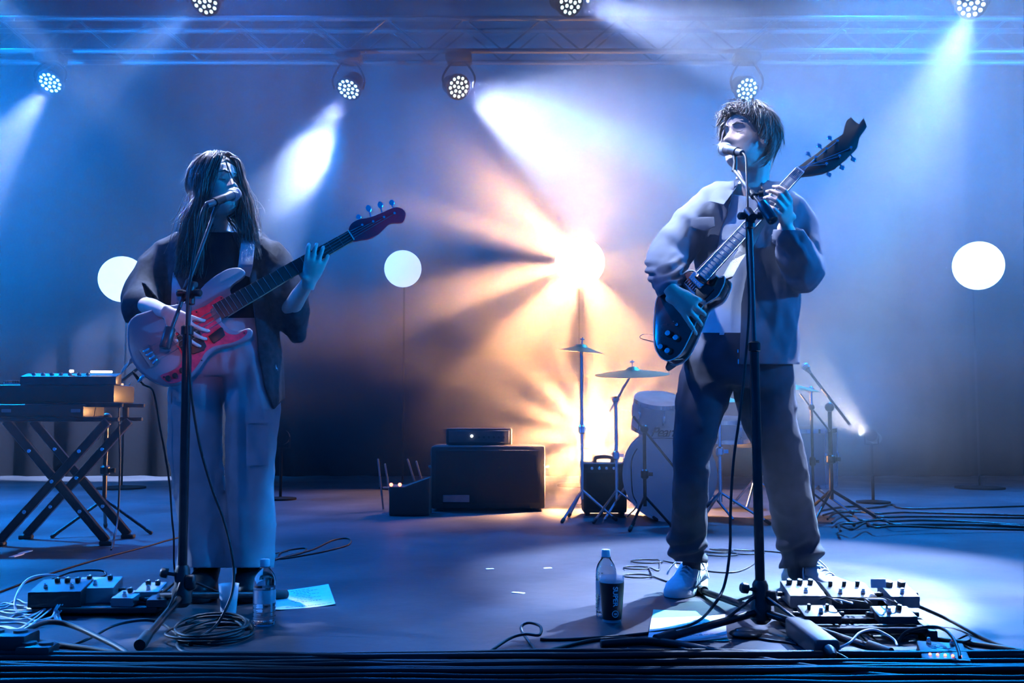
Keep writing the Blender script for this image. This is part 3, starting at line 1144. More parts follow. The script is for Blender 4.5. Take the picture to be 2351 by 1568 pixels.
for i in range(1100):
    a = rr.uniform(-math.pi, math.pi)
    t_ = abs(a)
    hi = man_lo(a)
    b0 = rr.uniform(.03, hi * .92)
    ln = rr.uniform(.35, .8)
    sw = rr.uniform(-.12, .12) + (.55 if a < 0 else -.25) * max(0, 1 - t_ / 1.6)
    lift = .020 + .010 * (.5 + .5 * noise.noise(V((math.sin(a) * 2, math.cos(a) * 2, b0 * 2)))) 
    tipl = rr.uniform(0, .014) if rr.random() < .72 else rr.uniform(.012, .040)
    pts = []
    for q in range(5):
        t = q / 4
        bb = min(b0 + ln * t, hi + .10)
        p, n = scalp(HM, a + sw * t + .05 * math.sin(3 * t + i), bb, lift + .005 * math.sin(t * 3) + tipl * t * t - (.012 if bb > hi * .8 and t_ > 1.6 else 0) * t)
        pts.append(p)
    w_ = rr.uniform(.0018, .0036)
    B.tube(vec(cr(pts, 2)), [w_ * (1 - .85 * k / 8) for k in range(9)], 4)
obj('hair', B, M['hair_m'], man, 180)
def brows(mx, parent, m, dz=0):
    for s in (-1, 1):
        B = MB()
        B.tube([mx @ V((s * x, y, z + dz)) for x, y, z in ((.014, -.094, .027), (.030, -.0915, .033), (.046, -.080, .029))], [.003, .0038, .002], 6, rnd=True)
        obj('eyebrow', B, m, parent)
def eyes(mx, parent, closed):
    for s in (-1, 1):
        B = MB()
        if closed:
            B.tube([mx @ V((s * x, y, z)) for x, y, z in ((.019, -.0765, .004), (.031, -.0795, .000), (.044, -.071, .004))], [.0012, .0018, .0012], 5)
            obj('eyelashes', B, M['hair_m'], parent)
        else:
            B.ball(mx @ V((s * .031, -.0695, .006)), .0105, 8)
            obj('eye', B, M['eye'], parent)
brows(HM, man, M['hair_m'])
eyes(HM, man, True)
for x, y, Y in ((1588, 1316, 4.0), (1828, 1314, 3.99)):
    B = MB()
    B.tube([P(x, y - 62, Y), P(x, y - 30, Y), P(x, y, Y)], [.040, .038, .034], 16, rnd=True)
    obj('sock', B, M['denim'], man)
toe = F(1545, 1375)
shoe('shoe', toe, toe + V((.155, .285, 0)), 1.12, man, seed=1)
heel = F(1806, 1347)
shoe('shoe', heel + V((.195, -.265, 0)), heel, 1.12, man, seed=2)

# ---- the bass player on the left
WY = 3.88
B = MB()
HW = Matrix.Translation(P(500, 432, 3.80)) @ Euler((0, 0, R(52))).to_matrix().to_4x4() @ Euler((R(-13), 0, 0)).to_matrix().to_4x4() @ Matrix.Scale(.99, 4)
head_shape(B, HW, .010, .9)
limb(B, [(494, 485, 3.85, 32), (496, 525, 3.87, 31), (498, 560, 3.88, 40)])
torso(B, [(536, 498, 55, .065), (558, 498, 84, .085), (620, 499, 86, .10), (700, 502, 80, .095), (770, 506, 90, .10), (850, 512, 96, .11)], WY)
limb(B, [(412, 578, 3.88, 30), (362, 622, 3.85, 26), (318, 690, 3.76, 22), (352, 705, 3.60, 19), (384, 718, 3.50, 15)])
limb(B, [(588, 575, 3.88, 30), (632, 645, 3.88, 26), (662, 706, 3.84, 22), (688, 676, 3.76, 19), (706, 648, 3.70, 15)])
limb(B, [(462, 850, 3.88, 50), (460, 1060, 3.86, 34), (468, 1260, 3.91, 20), (470, 1325, 3.92, 17)])
limb(B, [(560, 850, 3.88, 50), (570, 1060, 3.86, 34), (572, 1260, 3.91, 20), (570, 1325, 3.92, 17)])
hand(B, P(384, 717, 3.49), (.82, -.05, -.55), (.05, .95, .1), 1, [(.35, .5, .4), (.45, .6, .4), (.5, .6, .4), (.6, .7, .4)], (.2, .3), .95, .18)
hand(B, P(709, 652, 3.665), (.30, -.22, .93), (-.15, .97, .2), -1, [(.35, .95, .8), (.30, .95, .8), (.32, .95, .8), (.40, .95, .8)], (.3, .3), .98, .13, tdir=(-.55, .62, .55))
co, nor, fs = remesh(B, .0046, 2)
woman = solid('person', co, fs, M['skin2'], None)
recentre(woman, F(520, 1368))
tag(woman, 'long-haired woman in dark cardigan and wide pale trousers playing pale bass and singing', 'person', 'musicians playing on stage')
B = MB()
torso(B, [(528, 499, 46, .070), (546, 499, 86, .09), (580, 499, 100, .112), (660, 501, 96, .112), (750, 506, 96, .112)], WY)
co, nor, fs = remesh(B, .009, 3)
co = wrinkle(co, nor, .012, 9, (1.3, 1, .7), 23)
solid('dark_top', co, fs, M['darktop'], woman, .004, lambda c: proj(c)[1] - 534)
B = MB()
limb(B, [(468, 740, 3.88, 52), (454, 830, 3.88, 62), (447, 930, 3.87, 61), (448, 1010, 3.87, 59), (452, 1080, 3.87, 55), (459, 1180, 3.88, 53), (466, 1300, 3.89, 52), (466, 1330, 3.89, 52)], 22)
limb(B, [(552, 740, 3.88, 52), (570, 830, 3.88, 60), (580, 930, 3.87, 60), (580, 1010, 3.87, 57), (578, 1080, 3.87, 55), (576, 1180, 3.88, 52), (572, 1300, 3.89, 50), (571, 1330, 3.89, 50)], 22)
torso(B, [(722, 508, 92, .115), (780, 510, 104, .125), (835, 512, 116, .13), (862, 513, 112, .12)], WY)
co, nor, fs = remesh(B, .0095, 3)
co2 = wrinkle(co, nor, .019, 6.5, (1.6, 1.3, .42), 31)
co2 = wrinkle(co2, nor, .006, 16, (1, 1, .8), 8)
solid('trousers', co2, fs, M['cargo'], woman, .004, lambda c: min(proj(c)[1] - 730, 1303 - proj(c)[1]))
for (x, y, w, h, Y) in ((590, 1010, 52, 120, 3.745), (408, 960, 30, 110, 3.80)):
    B = MB()
    B.slab([P(x - w / 2, y - h / 2, Y), P(x + w / 2, y - h / 2, Y + .05), P(x + w / 2, y + h / 2, Y + .05), P(x - w / 2, y + h / 2, Y)], V((0, .03, 0)), .008)
    p = obj('cargo_pocket', B, M['cargo'], woman)
    B = MB()
    B.slab([P(x - w / 2 - 2, y - h / 2 - 4, Y - .012), P(x + w / 2 + 2, y - h / 2 - 4, Y + .038), P(x + w / 2 + 2, y - h / 2 + 22, Y + .036), P(x - w / 2 - 2, y - h / 2 + 22, Y - .014)], V((0, .012, 0)), .004)
    obj('flap', B, M['cargo'], p)
# cardigan
B = MB()
torso(B, [(528, 498, 50, .085), (542, 497, 100, .105), (570, 497, 122, .13), (640, 500, 124, .14), (740, 506, 128, .15), (840, 514, 130, .15), (930, 520, 130, .15), (965, 522, 128, .15)], WY)
limb(B, [(418, 582, 3.88, 48), (384, 606, 3.87, 50), (350, 645, 3.84, 48), (326, 686, 3.78, 44), (322, 706, 3.70, 40)], 18)
limb(B, [(586, 580, 3.88, 48), (622, 615, 3.88, 50), (652, 672, 3.87, 46), (672, 712, 3.86, 38)], 18)
limb(B, [(632, 640, 3.90, 44), (655, 690, 3.89, 42), (672, 740, 3.88, 34), (682, 766, 3.88, 18)], 16)
co, nor, fs = remesh(B, .009, 3)
co2 = wrinkle(co, nor, .020, 7, (2.0, 1.4, .30), 17)
def card_keep(c):
    x, y = proj(c)
    d = y - 534
    if c[1] < 3.72 and x < 400:
        d = min(d, 340 - x + (y - 700) * .3)
    if c[1] < WY and y > 530:
        l = lerp_tab(y, [(530, 474), (620, 440), (700, 420), (800, 402), (960, 390)])
        r = lerp_tab(y, [(530, 532), (620, 570), (700, 583), (800, 592), (880, 606), (935, 626), (960, 632)])
        d = min(d, max(l - x, x - r))
    if y > 780:
        d = min(d, 940 - abs(x - 628) * 1.1 - y, x - 500)
    return d
solid('cardigan', co2, fs, M['cardigan'], woman, .006, card_keep)
cloth_patch('lace_panel', [(398, 625, 3.755), (418, 668, 3.745), (416, 700, 3.745), (392, 700, 3.755), (394, 650, 3.755)], 0, M['lace'], woman)
def boot(toe, heel):
    x = V(toe) - V(heel)
    mx = frame(V(heel), x, (0, 0, 1))
    b = MB()
    b.slab([mx @ V(p) for p in [(x_, y_, 0) for x_, y_ in cr([(.0, .036), (-.01, 0), (.0, -.036), (.10, -.042), (.2, -.055), (.28, -.045), (.305, 0), (.28, .045), (.2, .055), (.10, .042)], 2, True)]], V((0, 0, .04)), .006)
    b.tube([mx @ V(p) for p in ((.045, 0, .30), (.045, 0, .14), (.09, 0, .075), (.17, 0, .068), (.24, 0, .062), (.285, 0, .048))], [(.058, .060), (.056, .056), (.05, .045), (.054, .04), (.05, .034), (.03, .02)], 16, side=mx.to_3x3() @ V((0, 1, 0)), rnd=True)
    return obj('boot', b, M['boot'], woman, 50)
for px, dx in ((454, -.05), (564, -.06)):
    toe = F(px, 1387)
    boot(toe, toe + V((dx, .30, 0)))
# long hair
rr = random.Random(9)
B = MB()
def wlo(a):
    t = abs((a + math.pi) % (2 * math.pi) - math.pi)
    return lerp_tab(t, [(0, .80), (.5, .95), (.8, 1.25), (1.2, 1.9), (1.6, 2.2), (3.15, 2.5)])
cap(B, HW, .020, wlo, .006, rr)
up_pts = []
neckc = P(498, 545, 3.90)
for i in range(760):
    a = rr.uniform(-math.pi, math.pi)
    t_ = abs(a)
    if t_ < .45 and rr.random() < .75:
        a = math.copysign(rr.uniform(.5, 1.6), a)
        t_ = abs(a)
    if t_ < .30:
        continue
    b0 = rr.uniform(.02, .9)
    l0 = rr.uniform(.018, .030)
    pts = []
    hi = wlo(a) if t_ > .9 else 1.15
    for q in range(5):
        p, n = scalp(HW, a * (.6 + .4 * q / 4), b0 + (hi * .86 - b0) * q / 4, l0 + .006 * math.sin(q * 1.3 + i))
        pts.append(p)
    end = pts[-1]
    ex, ey = proj(end)
    if ex < 512:
        tx, ty, tY = rr.uniform(398, 468), rr.uniform(545, 640), 3.735
        if end.y > 3.86:
            tx, tY = rr.uniform(410, 500), rr.choice((4.02, 3.735))
    else:
        tx, ty, tY = rr.uniform(548, 602), rr.uniform(520, 600), 3.735
    if rr.random() < .10:
        tx += rr.uniform(-30, 20)
        ty -= 50
    tgt = P(tx, ty, tY + rr.uniform(-.02, .02))
    mid = end.lerp(tgt, .5)
    mid.x += (-.018 if ex < 512 else .012) + rr.uniform(-.012, .012)
    q1 = end.lerp(mid, .5) + V((0, 0, -.01))
    pts += [q1, mid, mid.lerp(tgt, .6) + V((rr.uniform(-.008, .008), 0, 0)), tgt]
    w_ = rr.uniform(.0016, .0034)
    n_ = 3 * (len(pts) - 1) + 1
    B.tube(vec(cr(pts, 3)), [w_ * (1 - .75 * k / n_) for k in range(n_)], 4)
for i in range(46):                                   # fly-away ends at the crown
    a = rr.uniform(1.2, 5.0)
    b0 = rr.uniform(.1, 1.4)
    pts = []
    ln = rr.uniform(.3, .7)
    for q in range(4):
        p, n = scalp(HW, a + .2 * q * rr.uniform(-1, 1), b0 + ln * q / 3, .024 + (q / 3) ** 2 * rr.uniform(.01, .04))
        pts.append(p)
    B.tube(vec(cr(pts, 3)), [.0018 * (1 - .7 * k / 9) for k in range(10)], 4)
obj('hair', B, M['hair_f'], woman, 180)
brows(HW, woman, M['hair_f'])
eyes(HW, woman, True)

# ------------------------------------------------------------------ the two guitars
def outline(pts, o, n, k=4):
    return [on_plane(p[0], p[1], o, n) for p in cr(pts, k, True)]

def peg(B, c, ax, r, h, n=12):
    """small cylinder at c along ax"""
    m = along(c, V(c) + V(ax))
    B.lathe([(r * .8, 0), (r, h * .15), (r, h * .85), (r * .85, h)], (0, 0, 0), m, n)

# ---- pale bass
bn = V((.28, -.94, .16)).normalized()
bo = P(430, 760, 3.555)
bp = lambda x, y, up=0.0: on_plane(x, y, bo, bn) + bn * up
bass = thing('bass_guitar', 'pale bass guitar with bright red pickguard held by the long-haired woman', 'guitar', bo)
B = MB()
body = [(292, 762), (296, 738), (312, 722), (336, 714), (372, 702), (412, 696), (446, 678), (470, 652), (494, 632), (520, 617), (542, 613), (556, 616), (564, 626), (553, 638), (536, 650), (528, 664), (533, 682), (520, 705), (508, 728), (514, 743), (530, 756), (547, 759), (562, 754), (574, 753), (581, 762), (574, 776), (552, 786), (525, 794), (500, 799), (480, 812), (462, 838), (440, 862), (415, 878), (392, 884), (366, 880), (340, 867), (318, 848), (303, 826), (294, 795)]
B.slab(outline(body, bo, bn, 3), -bn * .044, .007)
obj('body', B, M['bassbody'], bass, 50)
B = MB()
pg = [(412, 722), (430, 717), (448, 712), (476, 700), (497, 684), (509, 680), (514, 689), (506, 697), (484, 710), (485, 722), (493, 735), (505, 748), (516, 761), (530, 768), (546, 768), (560, 759), (567, 759), (566, 767), (553, 778), (532, 787), (500, 793), (484, 799), (470, 811), (458, 832), (444, 851), (424, 870), (405, 879), (386, 879), (368, 863), (392, 853), (411, 840), (418, 822), (411, 803), (401, 786), (399, 768), (404, 742)]
B.slab([p + bn * .0035 for p in outline(pg, bo, bn, 3)], -bn * .003)
obj('pickguard', B, M['pickguard'], bass)
def plate(name, pts, h, m, parent, n, o, bev=.002, base=.002):
    b = MB()
    b.slab([on_plane(x, y, o, n) + n * (base + h) for x, y in pts], -n * h, bev)
    return obj(name, b, m, parent)
plate('pickup_cover', [(402, 776), (432, 752), (452, 748), (474, 796), (468, 806), (446, 814), (420, 812)], .012, M['black'], bass, bn, bo)
plate('pickup', [(478, 774), (506, 753), (511, 754), (517, 770), (514, 774), (492, 789), (487, 787)], .010, M['black'], bass, bn, bo)
br = plate('bridge', [(318, 805), (342, 791), (366, 832), (346, 846)], .006, M['silver'], bass, bn, bo)
for i in range(4):
    B = MB()
    a, b = V((326 + i * 8.5, 812 + i * 8.2)), V((347 + i * 4.6, 800 + i * 8.4))
    c = (a + b) / 2
    m = frame(bp(c.x, c.y, .012), bp(b.x, b.y) - bp(a.x, a.y), bn)
    B.box((0, 0, 0), (.026, .009, .008), m, .002)
    obj('saddle', B, M['chrome'], br)
for x, y in ((402, 864), (418, 852), (386, 870)):
    B = MB()
    peg(B, bp(x, y, .003), bn, .0095, .016, 16)
    obj('knob', B, M['black'], bass)
for x, y in ((451, 717), (561, 765), (508, 685), (463, 828), (376, 866)):
    B = MB()
    peg(B, bp(x, y, .003), bn, .003, .002, 8)
    obj('screw', B, M['black'], bass)
# neck
na, nb = P(498, 716, 3.548), P(806, 540, 3.715)
nax = (nb - na).normalized()
nside = bn.cross(nax).normalized()                   # toward the upper edge
nn_ = nax.cross(nside).normalized()
if nn_.dot(bn) < 0:
    nn_ = -nn_
if nside.z < 0:
    nside = -nside
wa, wb = .031, .0205
B = MB()
B.slab([na + nside * wa, nb + nside * wb, nb - nside * wb, na - nside * wa], -nn_ * .008, .001)
fb = obj('fingerboard', B, M['rosewood'], bass)
B = MB()
B.tube([na.lerp(nb, t) - nn_ * .0215 for t in (0.05, .3, .6, .9, 1.0)], [(wa, .016), (wa * .92, .014), (wa * .8, .013), (wb, .012), (wb, .012)], 12, side=nside)
obj('neck', B, M['maple'], bass)
LN = (nb - na).length
SCL = LN / (1 - 2 ** (-20 / 12))
for i in range(1, 21):
    d = SCL * 2 ** (-i / 12) - (SCL - LN)
    p = na + nax * d
    w = wa + (wb - wa) * d / LN
    B = MB()
    B.tube([p + nside * w * .97 + nn_ * .0006, p - nside * w * .97 + nn_ * .0006], .0011, 5)
    obj('fret', B, M['silver'], fb)
B = MB()
B.box((0, 0, 0), (.004, wb * 2, .007), frame(nb + nn_ * .001, nax, nn_))
obj('nut', B, M['binding'], bass)
hn = nn_
hpts = [(801, 530), (807, 512), (825, 502), (849, 498), (879, 486), (905, 475), (923, 477), (932, 489), (930, 502), (922, 510), (899, 511), (888, 518), (871, 535), (858, 543), (844, 548), (830, 549), (812, 552)]
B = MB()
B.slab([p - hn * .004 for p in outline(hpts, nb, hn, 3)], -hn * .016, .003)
head = obj('headstock', B, M['redlit_head'], bass)
hp = lambda x, y, u=0.0: on_plane(x, y, nb, hn) + hn * u
posts = [(831, 518), (856, 510), (881, 500), (905, 491)]
for (x, y), (u, v) in zip(posts, ((824, 494), (847, 474), (874, 466), (901, 461))):
    B = MB()
    peg(B, hp(x, y, -.004), hn, .0055, .014)
    t = obj('tuner', B, M['chrome'], bass)
    B = MB()
    e = hp(u, v, -.014)
    s_ = hp(x, y, -.014)
    B.tube([s_.lerp(e, .3), s_.lerp(e, .75)], .0028, 6)
    B.tube([s_.lerp(e, .72), s_.lerp(e, .85), e, e + (e - s_) * .15], [(.004, .003), (.010, .003), (.0115, .003), (.006, .002)], 10, side=nax, rnd=True)
    obj('tuner_button', B, M['chrome'], t)
for i in range(4):
    f = (i - 1.5) / 1.5
    s0 = bp(332 + i * 9.6, 806 + i * 8.6, .013)
    s1 = nb - nside * wb * .72 * f + nn_ * .004
    x, y = posts[i]
    B = MB()
    B.tube([s0, s1, hp(x, y, .003)], .0016 - .0002 * i, 5)
    obj('string', B, M['silver'], bass)
# strap over her left shoulder, and its tail button
B = MB()
B.tube(vec(cr([bp(558, 626, -.03), P(563, 612, 3.672), P(566, 588, 3.690), P(569, 562, 3.722), P(568, 541, 3.80), P(558, 533, 3.92)], 5)), [(.026, .003)] * 26, 8, side=(1, .2, 0))
obj('strap', B, M['strap'], bass)
B = MB()
B.tube(vec(cr([bp(300, 822, -.02), P(292, 838, 3.66), P(285, 845, 3.80), P(330, 800, 4.02)], 5)), [(.02, .003)] * 16, 8, side=(.5, 0, 1))
obj('strap', B, M['strap'], bass)
B = MB()
e = bp(332, 858, -.024)
B.tube([e + V((.004, 0, .006)), e + V((-.012, 0, -.010)), e + V((-.022, .0, -.022))], [.007, .007, .0055], 10, rnd=True)
obj('jack_plug', B, M['chrome'], bass)
lead = MB()
e2 = e + V((-.022, 0, -.022))
lead.tube(vec(cr([e2, e2 + V((-.025, .01, .035)), e2 + V((.005, .03, -.01)), P(352, 900, 3.68), P(368, 985, 3.72), P(380, 1050, 3.76), P(390, 1120, 3.80), P(398, 1220, 3.95), F(420, 1345) + V((0, 0, .006)), F(560, 1290) + V((0, 0, .006)), F(660, 1268) + V((0, 0, .006))], 8)), .0036, 8)
lone('instrument_cable', lead, M['cable'], 'black cable hanging from the pale bass down past the wide trousers', 'cable')

# ---- dark red guitar
gn = V((-.52, -.83, .20)).normalized()
go = P(1590, 720, 3.50)
gp = lambda x, y, up=0.0: on_plane(x, y, go, gn) + gn * up
gtr = thing('electric_guitar', 'dark cherry double-cutaway electric guitar held by the man', 'guitar', go)
gb = [(1506, 692), (1502, 730), (1501, 768), (1505, 798), (1515, 818), (1531, 828), (1549, 823), (1564, 810), (1578, 786), (1593, 753), (1606, 720), (1614, 702), (1630, 692), (1647, 680), (1658, 662), (1664, 646), (1662, 634), (1651, 638), (1644, 633), (1634, 640), (1618, 640), (1606, 632), (1594, 622), (1580, 622), (1566, 632), (1552, 656), (1530, 668), (1514, 676)]
ol = outline(gb, go, gn, 4)
B = MB()
B.slab(ol, -gn * .068, .006)
obj('body', B, M['sunburst'], gtr, 50)
for dep in (.0, .068):
    B = MB()
    loop = [p - gn * dep for p in ol]
    B.tube(loop + loop[:1], .0019, 6)
    obj('binding', B, M['binding'], gtr)
plate('pickguard', [(1598, 662), (1622, 650), (1640, 664), (1625, 682), (1592, 712), (1580, 706)], .004, M['black'], gtr, gn, go)
ga, gbn = P(1612, 634, 3.462), P(1837, 390, 3.525)
gax = (gbn - ga).normalized()
gs = gax.cross(V((-.25, -.95, .1))).normalized()
gnn = gs.cross(gax).normalized()
if gnn.y > 0:
    gnn = -gnn
wa, wb = .0235, .0165
B = MB()
B.slab([ga + gs * wa, gbn + gs * wb, gbn - gs * wb, ga - gs * wa], -gnn * .007, .001)
fb = obj('fingerboard', B, M['fingerboard'], gtr)
B = MB()
B.tube([ga.lerp(gbn, t) - gnn * .0195 for t in (-.02, .3, .6, .9, 1.02)], [(wa, .014), (wa * .9, .014), (wa * .8, .013), (wb, .011), (wb, .011)], 12, side=gs)
obj('neck', B, M['sunburst'], gtr)
for k in (-1, 1):
    B = MB()
    B.tube([ga + gs * wa * k, gbn + gs * wb * k], .0014, 5)
    obj('edge_binding', B, M['binding'], fb)
LN = (gbn - ga).length
SCL = LN / (1 - 2 ** (-22 / 12))
for i in range(1, 23):
    d = SCL * 2 ** (-i / 12) - (SCL - LN)
    p = ga + gax * d
    w = wa + (wb - wa) * d / LN
    B = MB()
    B.tube([p + gs * w * .96 + gnn * .0006, p - gs * w * .96 + gnn * .0006], .0011, 5)
    obj('fret', B, M['chrome'], fb)
    if i in (3, 5, 7, 9, 12, 15):
        d2 = SCL * 2 ** (-(i - .5) / 12) - (SCL - LN)
        B = MB()
        peg(B, ga + gax * d2 - gnn * .0008, gnn, .0032, .0016, 10)
        obj('dot_inlay', B, M['print'], fb)
B = MB()
B.box((0, 0, 0), (.005, wb * 2, .007), frame(gbn + gnn * .001, gax, gnn))
obj('nut', B, M['print'], gtr)
fx = frame(V((0, 0, 0)), gp(1640, 606) - gp(1553, 698), gn)
for x, y in ((1603, 645), (1579, 670)):
    B = MB()
    f = fx.copy()
    f.translation = gp(x, y, .007)
    B.box((0, 0, 0), (.034, .066, .014), f, .003)
    p = obj('pickup', B, M['chrome'], gtr)
    for k in range(6):
        B = MB()
        peg(B, f @ V((-.008, -.0255 + k * .0102, .0065)), gn, .0022, .0016, 8)
        obj('pole_piece', B, M['silver'], p)
for x, y, nm, w in ((1566, 684, 'bridge', .012), (1553, 698, 'tailpiece', .016)):
    B = MB()
    f = fx.copy()
    f.translation = gp(x, y, .010)
    B.box((0, 0, 0), (w, .078, .011), f, .003)
    obj(nm, B, M['chrome'], gtr)
for x, y in ((1538, 768), (1556, 778), (1521, 799), (1537, 808)):
    B = MB()
    peg(B, gp(x, y, .002), gn, .0125, .018, 18)
    k = obj('knob', B, M['black'], gtr)
    B = MB()
    peg(B, gp(x, y, .0195), gn, .0095, .002, 18)
    obj('knob_cap', B, M['chrome'], k)
B = MB()
peg(B, gp(1555, 746, .002), gn, .006, .006)
B.tube([gp(1555, 746, .006), gp(1552, 742, .024)], .0022, 6, rnd=True)
obj('selector_switch', B, M['chrome'], gtr)
hpts = [(1831, 383), (1852, 366), (1873, 352), (1910, 322), (1937, 305), (1945, 274), (1955, 266), (1964, 276), (1974, 282), (1984, 268), (1992, 288), (1975, 312), (1969, 337), (1945, 361), (1919, 382), (1893, 393), (1868, 398), (1842, 400)]
hn = (gnn + gax * .2).normalized()
B = MB()
B.slab([p - hn * .005 for p in [on_plane(x, y, gbn, hn) for x, y in hpts]], -hn * .015, .002)
obj('headstock', B, M['black'], gtr)
hp = lambda x, y, u=0.0: on_plane(x, y, gbn, hn) + hn * u
gposts = []
for (x, y), (u, v) in zip(((1871, 364), (1896, 345), (1921, 327), (1952, 342), (1926, 361), (1896, 379)), ((1857, 347), (1883, 329), (1907, 311), (1962, 361), (1936, 380), (1906, 396))):
    B = MB()
    peg(B, hp(x, y, -.005), hn, .0060, .016)
    t = obj('tuner', B, M['chrome'], gtr)
    gposts.append(hp(x, y, .006))
    B = MB()
    e, s_ = hp(u, v, -.013), hp(x, y, -.013)
    B.tube([s_, s_.lerp(e, .8)], .0028, 6)
    B.tube([s_.lerp(e, .75), s_.lerp(e, .9), e, e + (e - s_) * .2], [(.004, .003), (.0085, .004), (.0095, .004), (.005, .003)], 10, side=gax, rnd=True)
    obj('tuner_button', B, M['chrome'], t)
ny = V(fx.col[1][:3])
for i in range(6):
    f = (i - 2.5) / 2.5
    sg = 1 if ny.dot(gs) > 0 else -1
    B = MB()
    B.tube([gp(1553, 698, .017) + ny * .027 * f, gp(1566, 684, .019) + ny * .026 * f, gbn + gs * sg * wb * .8 * f + gnn * .004, gposts[i if sg * gs.x < 0 else 5 - i]], .0011, 4)
    obj('string', B, M['chrome'], gtr)
B = MB()
B.tube(vec(cr([gp(1660, 636, -.03), P(1690, 600, 3.62), P(1716, 560, 3.69), P(1760, 480, 3.70), P(1778, 440, 3.76), P(1770, 425, 3.86), P(1740, 440, 3.99)], 5)), [(.024, .003)] * 31, 8, side=(1, .2, .6))
obj('strap', B, M['leather'], gtr)
B = MB()
B.tube(vec(cr([gp(1525, 827, -.035), P(1545, 838, 3.70), P(1580, 800, 3.86), P(1620, 700, 4.0)], 5)), [(.022, .003)] * 16, 8, side=(.5, 0, 1))
obj('strap', B, M['leather'], gtr)
B = MB()
e = gp(1504, 782, -.03)
B.tube(vec(cr([e, P(1494, 783, 3.60), P(1470, 776, 3.60), P(1476, 768, 3.60), P(1500, 770, 3.60)], 6)), .0014, 5)
obj('string_end', B, M['chrome'], gtr)

# ------------------------------------------------------------------ gear at the back of the stage
def rod(B, a, b, r, n=8):
    B.tube([a, b], r, n)
    return B

def tripod_stand(name, label, group, base, top_z, mat_, boom=None, r=.011, spread=.26, foot=True):
    """mic or cymbal stand: base point on the floor, pole height, optional boom (tail point, end point)"""
    t = thing(name, label, 'stand', base, group)
    x, y = base[0], base[1]
    b = MB()
    b.tube([(x, y, .14), (x, y, top_z)], r, 10)
    obj('pole', b, mat_, t)
    b = MB()
    b.lathe([(r * 1.2, 0), (r * 2.2, .01), (r * 2.2, .05), (r * 1.3, .06)], (x, y, top_z * .5), None, 12)
    b.box((x + r * 3, y, top_z * .5 + .03), (r * 3, r, r * 2))
    obj('clutch', b, mat_, t)
    for k in range(3):
        a = R(90 + 120 * k + 20)
        e = V((x + spread * math.cos(a), y + spread * math.sin(a), .012))
        b = MB()
        b.tube([V((x, y, .20)), e], r * .75, 8)
        l = obj('leg', b, mat_, t)
        if foot:
            b = MB()
            b.tube([e - V((spread * math.cos(a), spread * math.sin(a), -.19)) * .08, e], .012, 8, rnd=True)
            obj('rubber_foot', b, M['rubber'], l)
    if boom:
        b = MB()
        b.tube([boom[0], boom[1]], r * .7, 8)
        obj('boom', b, mat_, t)
        b = MB()
        b.ball((x, y, top_z), r * 2.4, 6)
        obj('boom_joint', b, mat_, t)
    return t

def microphone(name, label, a, b, group=None, scale=1.0, cat='microphone'):
    """a: tail end, b: centre of the ball"""
    t = thing(name, label, cat, a, group)
    m = along(a, b)
    L = (V(b) - V(a)).length
    s = scale
    B = MB()
    B.lathe([(.0105 * s, 0), (.012 * s, .004), (.0125 * s, L * .4), (.017 * s, L * .8), (.0185 * s, L - .024 * s), (.0185 * s, L - .018 * s)], (0, 0, 0), m, 18)
    obj('handle', B, M['micbody'], t)
    B = MB()
    B.lathe([(.0205 * s, L - .020 * s), (.0255 * s, L - .010 * s), (.0258 * s, L + .001 * s), (.0258 * s, L + .004 * s), (.0225 * s, L + .018 * s), (.013 * s, L + .026 * s), (.0001, L + .028 * s)], (0, 0, 0), m, 20)
    obj('grille', B, M['grille'], t)
    B = MB()
    B.lathe([(.0262 * s, L - .002 * s), (.0268 * s, L), (.0268 * s, L + .003 * s), (.0262 * s, L + .005 * s)], (0, 0, 0), m, 20)
    obj('band', B, M['chrome'], t)
    return t

# drum kit
def drum(name, label, c, axis, r, depth, lugs=8, head_mat='drumhead', hoop='chrome'):
    t = thing(name, label, 'drum', c, 'drums of the kit')
    a = V(axis).normalized()
    m = along(V(c), V(c) + a)
    B = MB()
    B.lathe([(r * .98, .012), (r, .012), (r, depth - .012), (r * .98, depth - .012)], (0, 0, 0), m, 40)
    obj('shell', B, M['drumshell'], t)
    for z in (0.004, depth - .004):
        B = MB()
        B.lathe([(.0001, z), (r * .97, z)], (0, 0, 0), m, 40)
        obj('head', B, M[head_mat], t)
        B = MB()
        B.lathe([(r * .975, z - .012), (r * 1.03, z - .014), (r * 1.03, z + .014), (r * .975, z + .012)], (0, 0, 0), m, 40)
        obj('hoop', B, M[hoop], t)
    p0 = None
    for k in range(lugs):
        an = 2 * math.pi * (k + .5) / lugs
        B = MB()
        q = m @ V((r * 1.02 * math.cos(an), r * 1.02 * math.sin(an), 0))
        B.tube([q, q + a * depth], .0045, 6)
        ctr = q + a * depth * .5
        B.tube([ctr - a * .03, ctr + a * .03], .012, 8, rnd=True)
        obj('lug', B, M['chrome'], t)
    return t

DY = 6.55
bd_c = P(1537, 1062, DY)
dv = V((.10, 1, 0)).normalized()
bd = drum('bass_drum', 'large pale bass drum with black script lettering behind the guitarist', V((bd_c.x, DY, .302)), dv, .298, .42, 10, hoop='drumshell')
for s in (-1, 1):
    B = MB()
    B.tube([V((bd_c.x + s * .28, DY + .16, .20)), V((bd_c.x + s * .42, DY + .05, .012))], .009, 8, rnd=True)
    obj('spur', B, M['chrome'], bd)
fcu = bpy.data.curves.new('lettering', 'FONT')
fcu.body = 'Pearl'
fcu.size, fcu.shear, fcu.extrude, fcu.offset = .088, .42, .001, .0008
fcu.space_character = .86
fo = bpy.data.objects.new('lettering', fcu)
COL.objects.link(fo)
bpy.context.view_layer.update()
me = bpy.data.meshes.new_from_object(fo.evaluated_get(bpy.context.evaluated_depsgraph_get()))
bpy.data.objects.remove(fo)
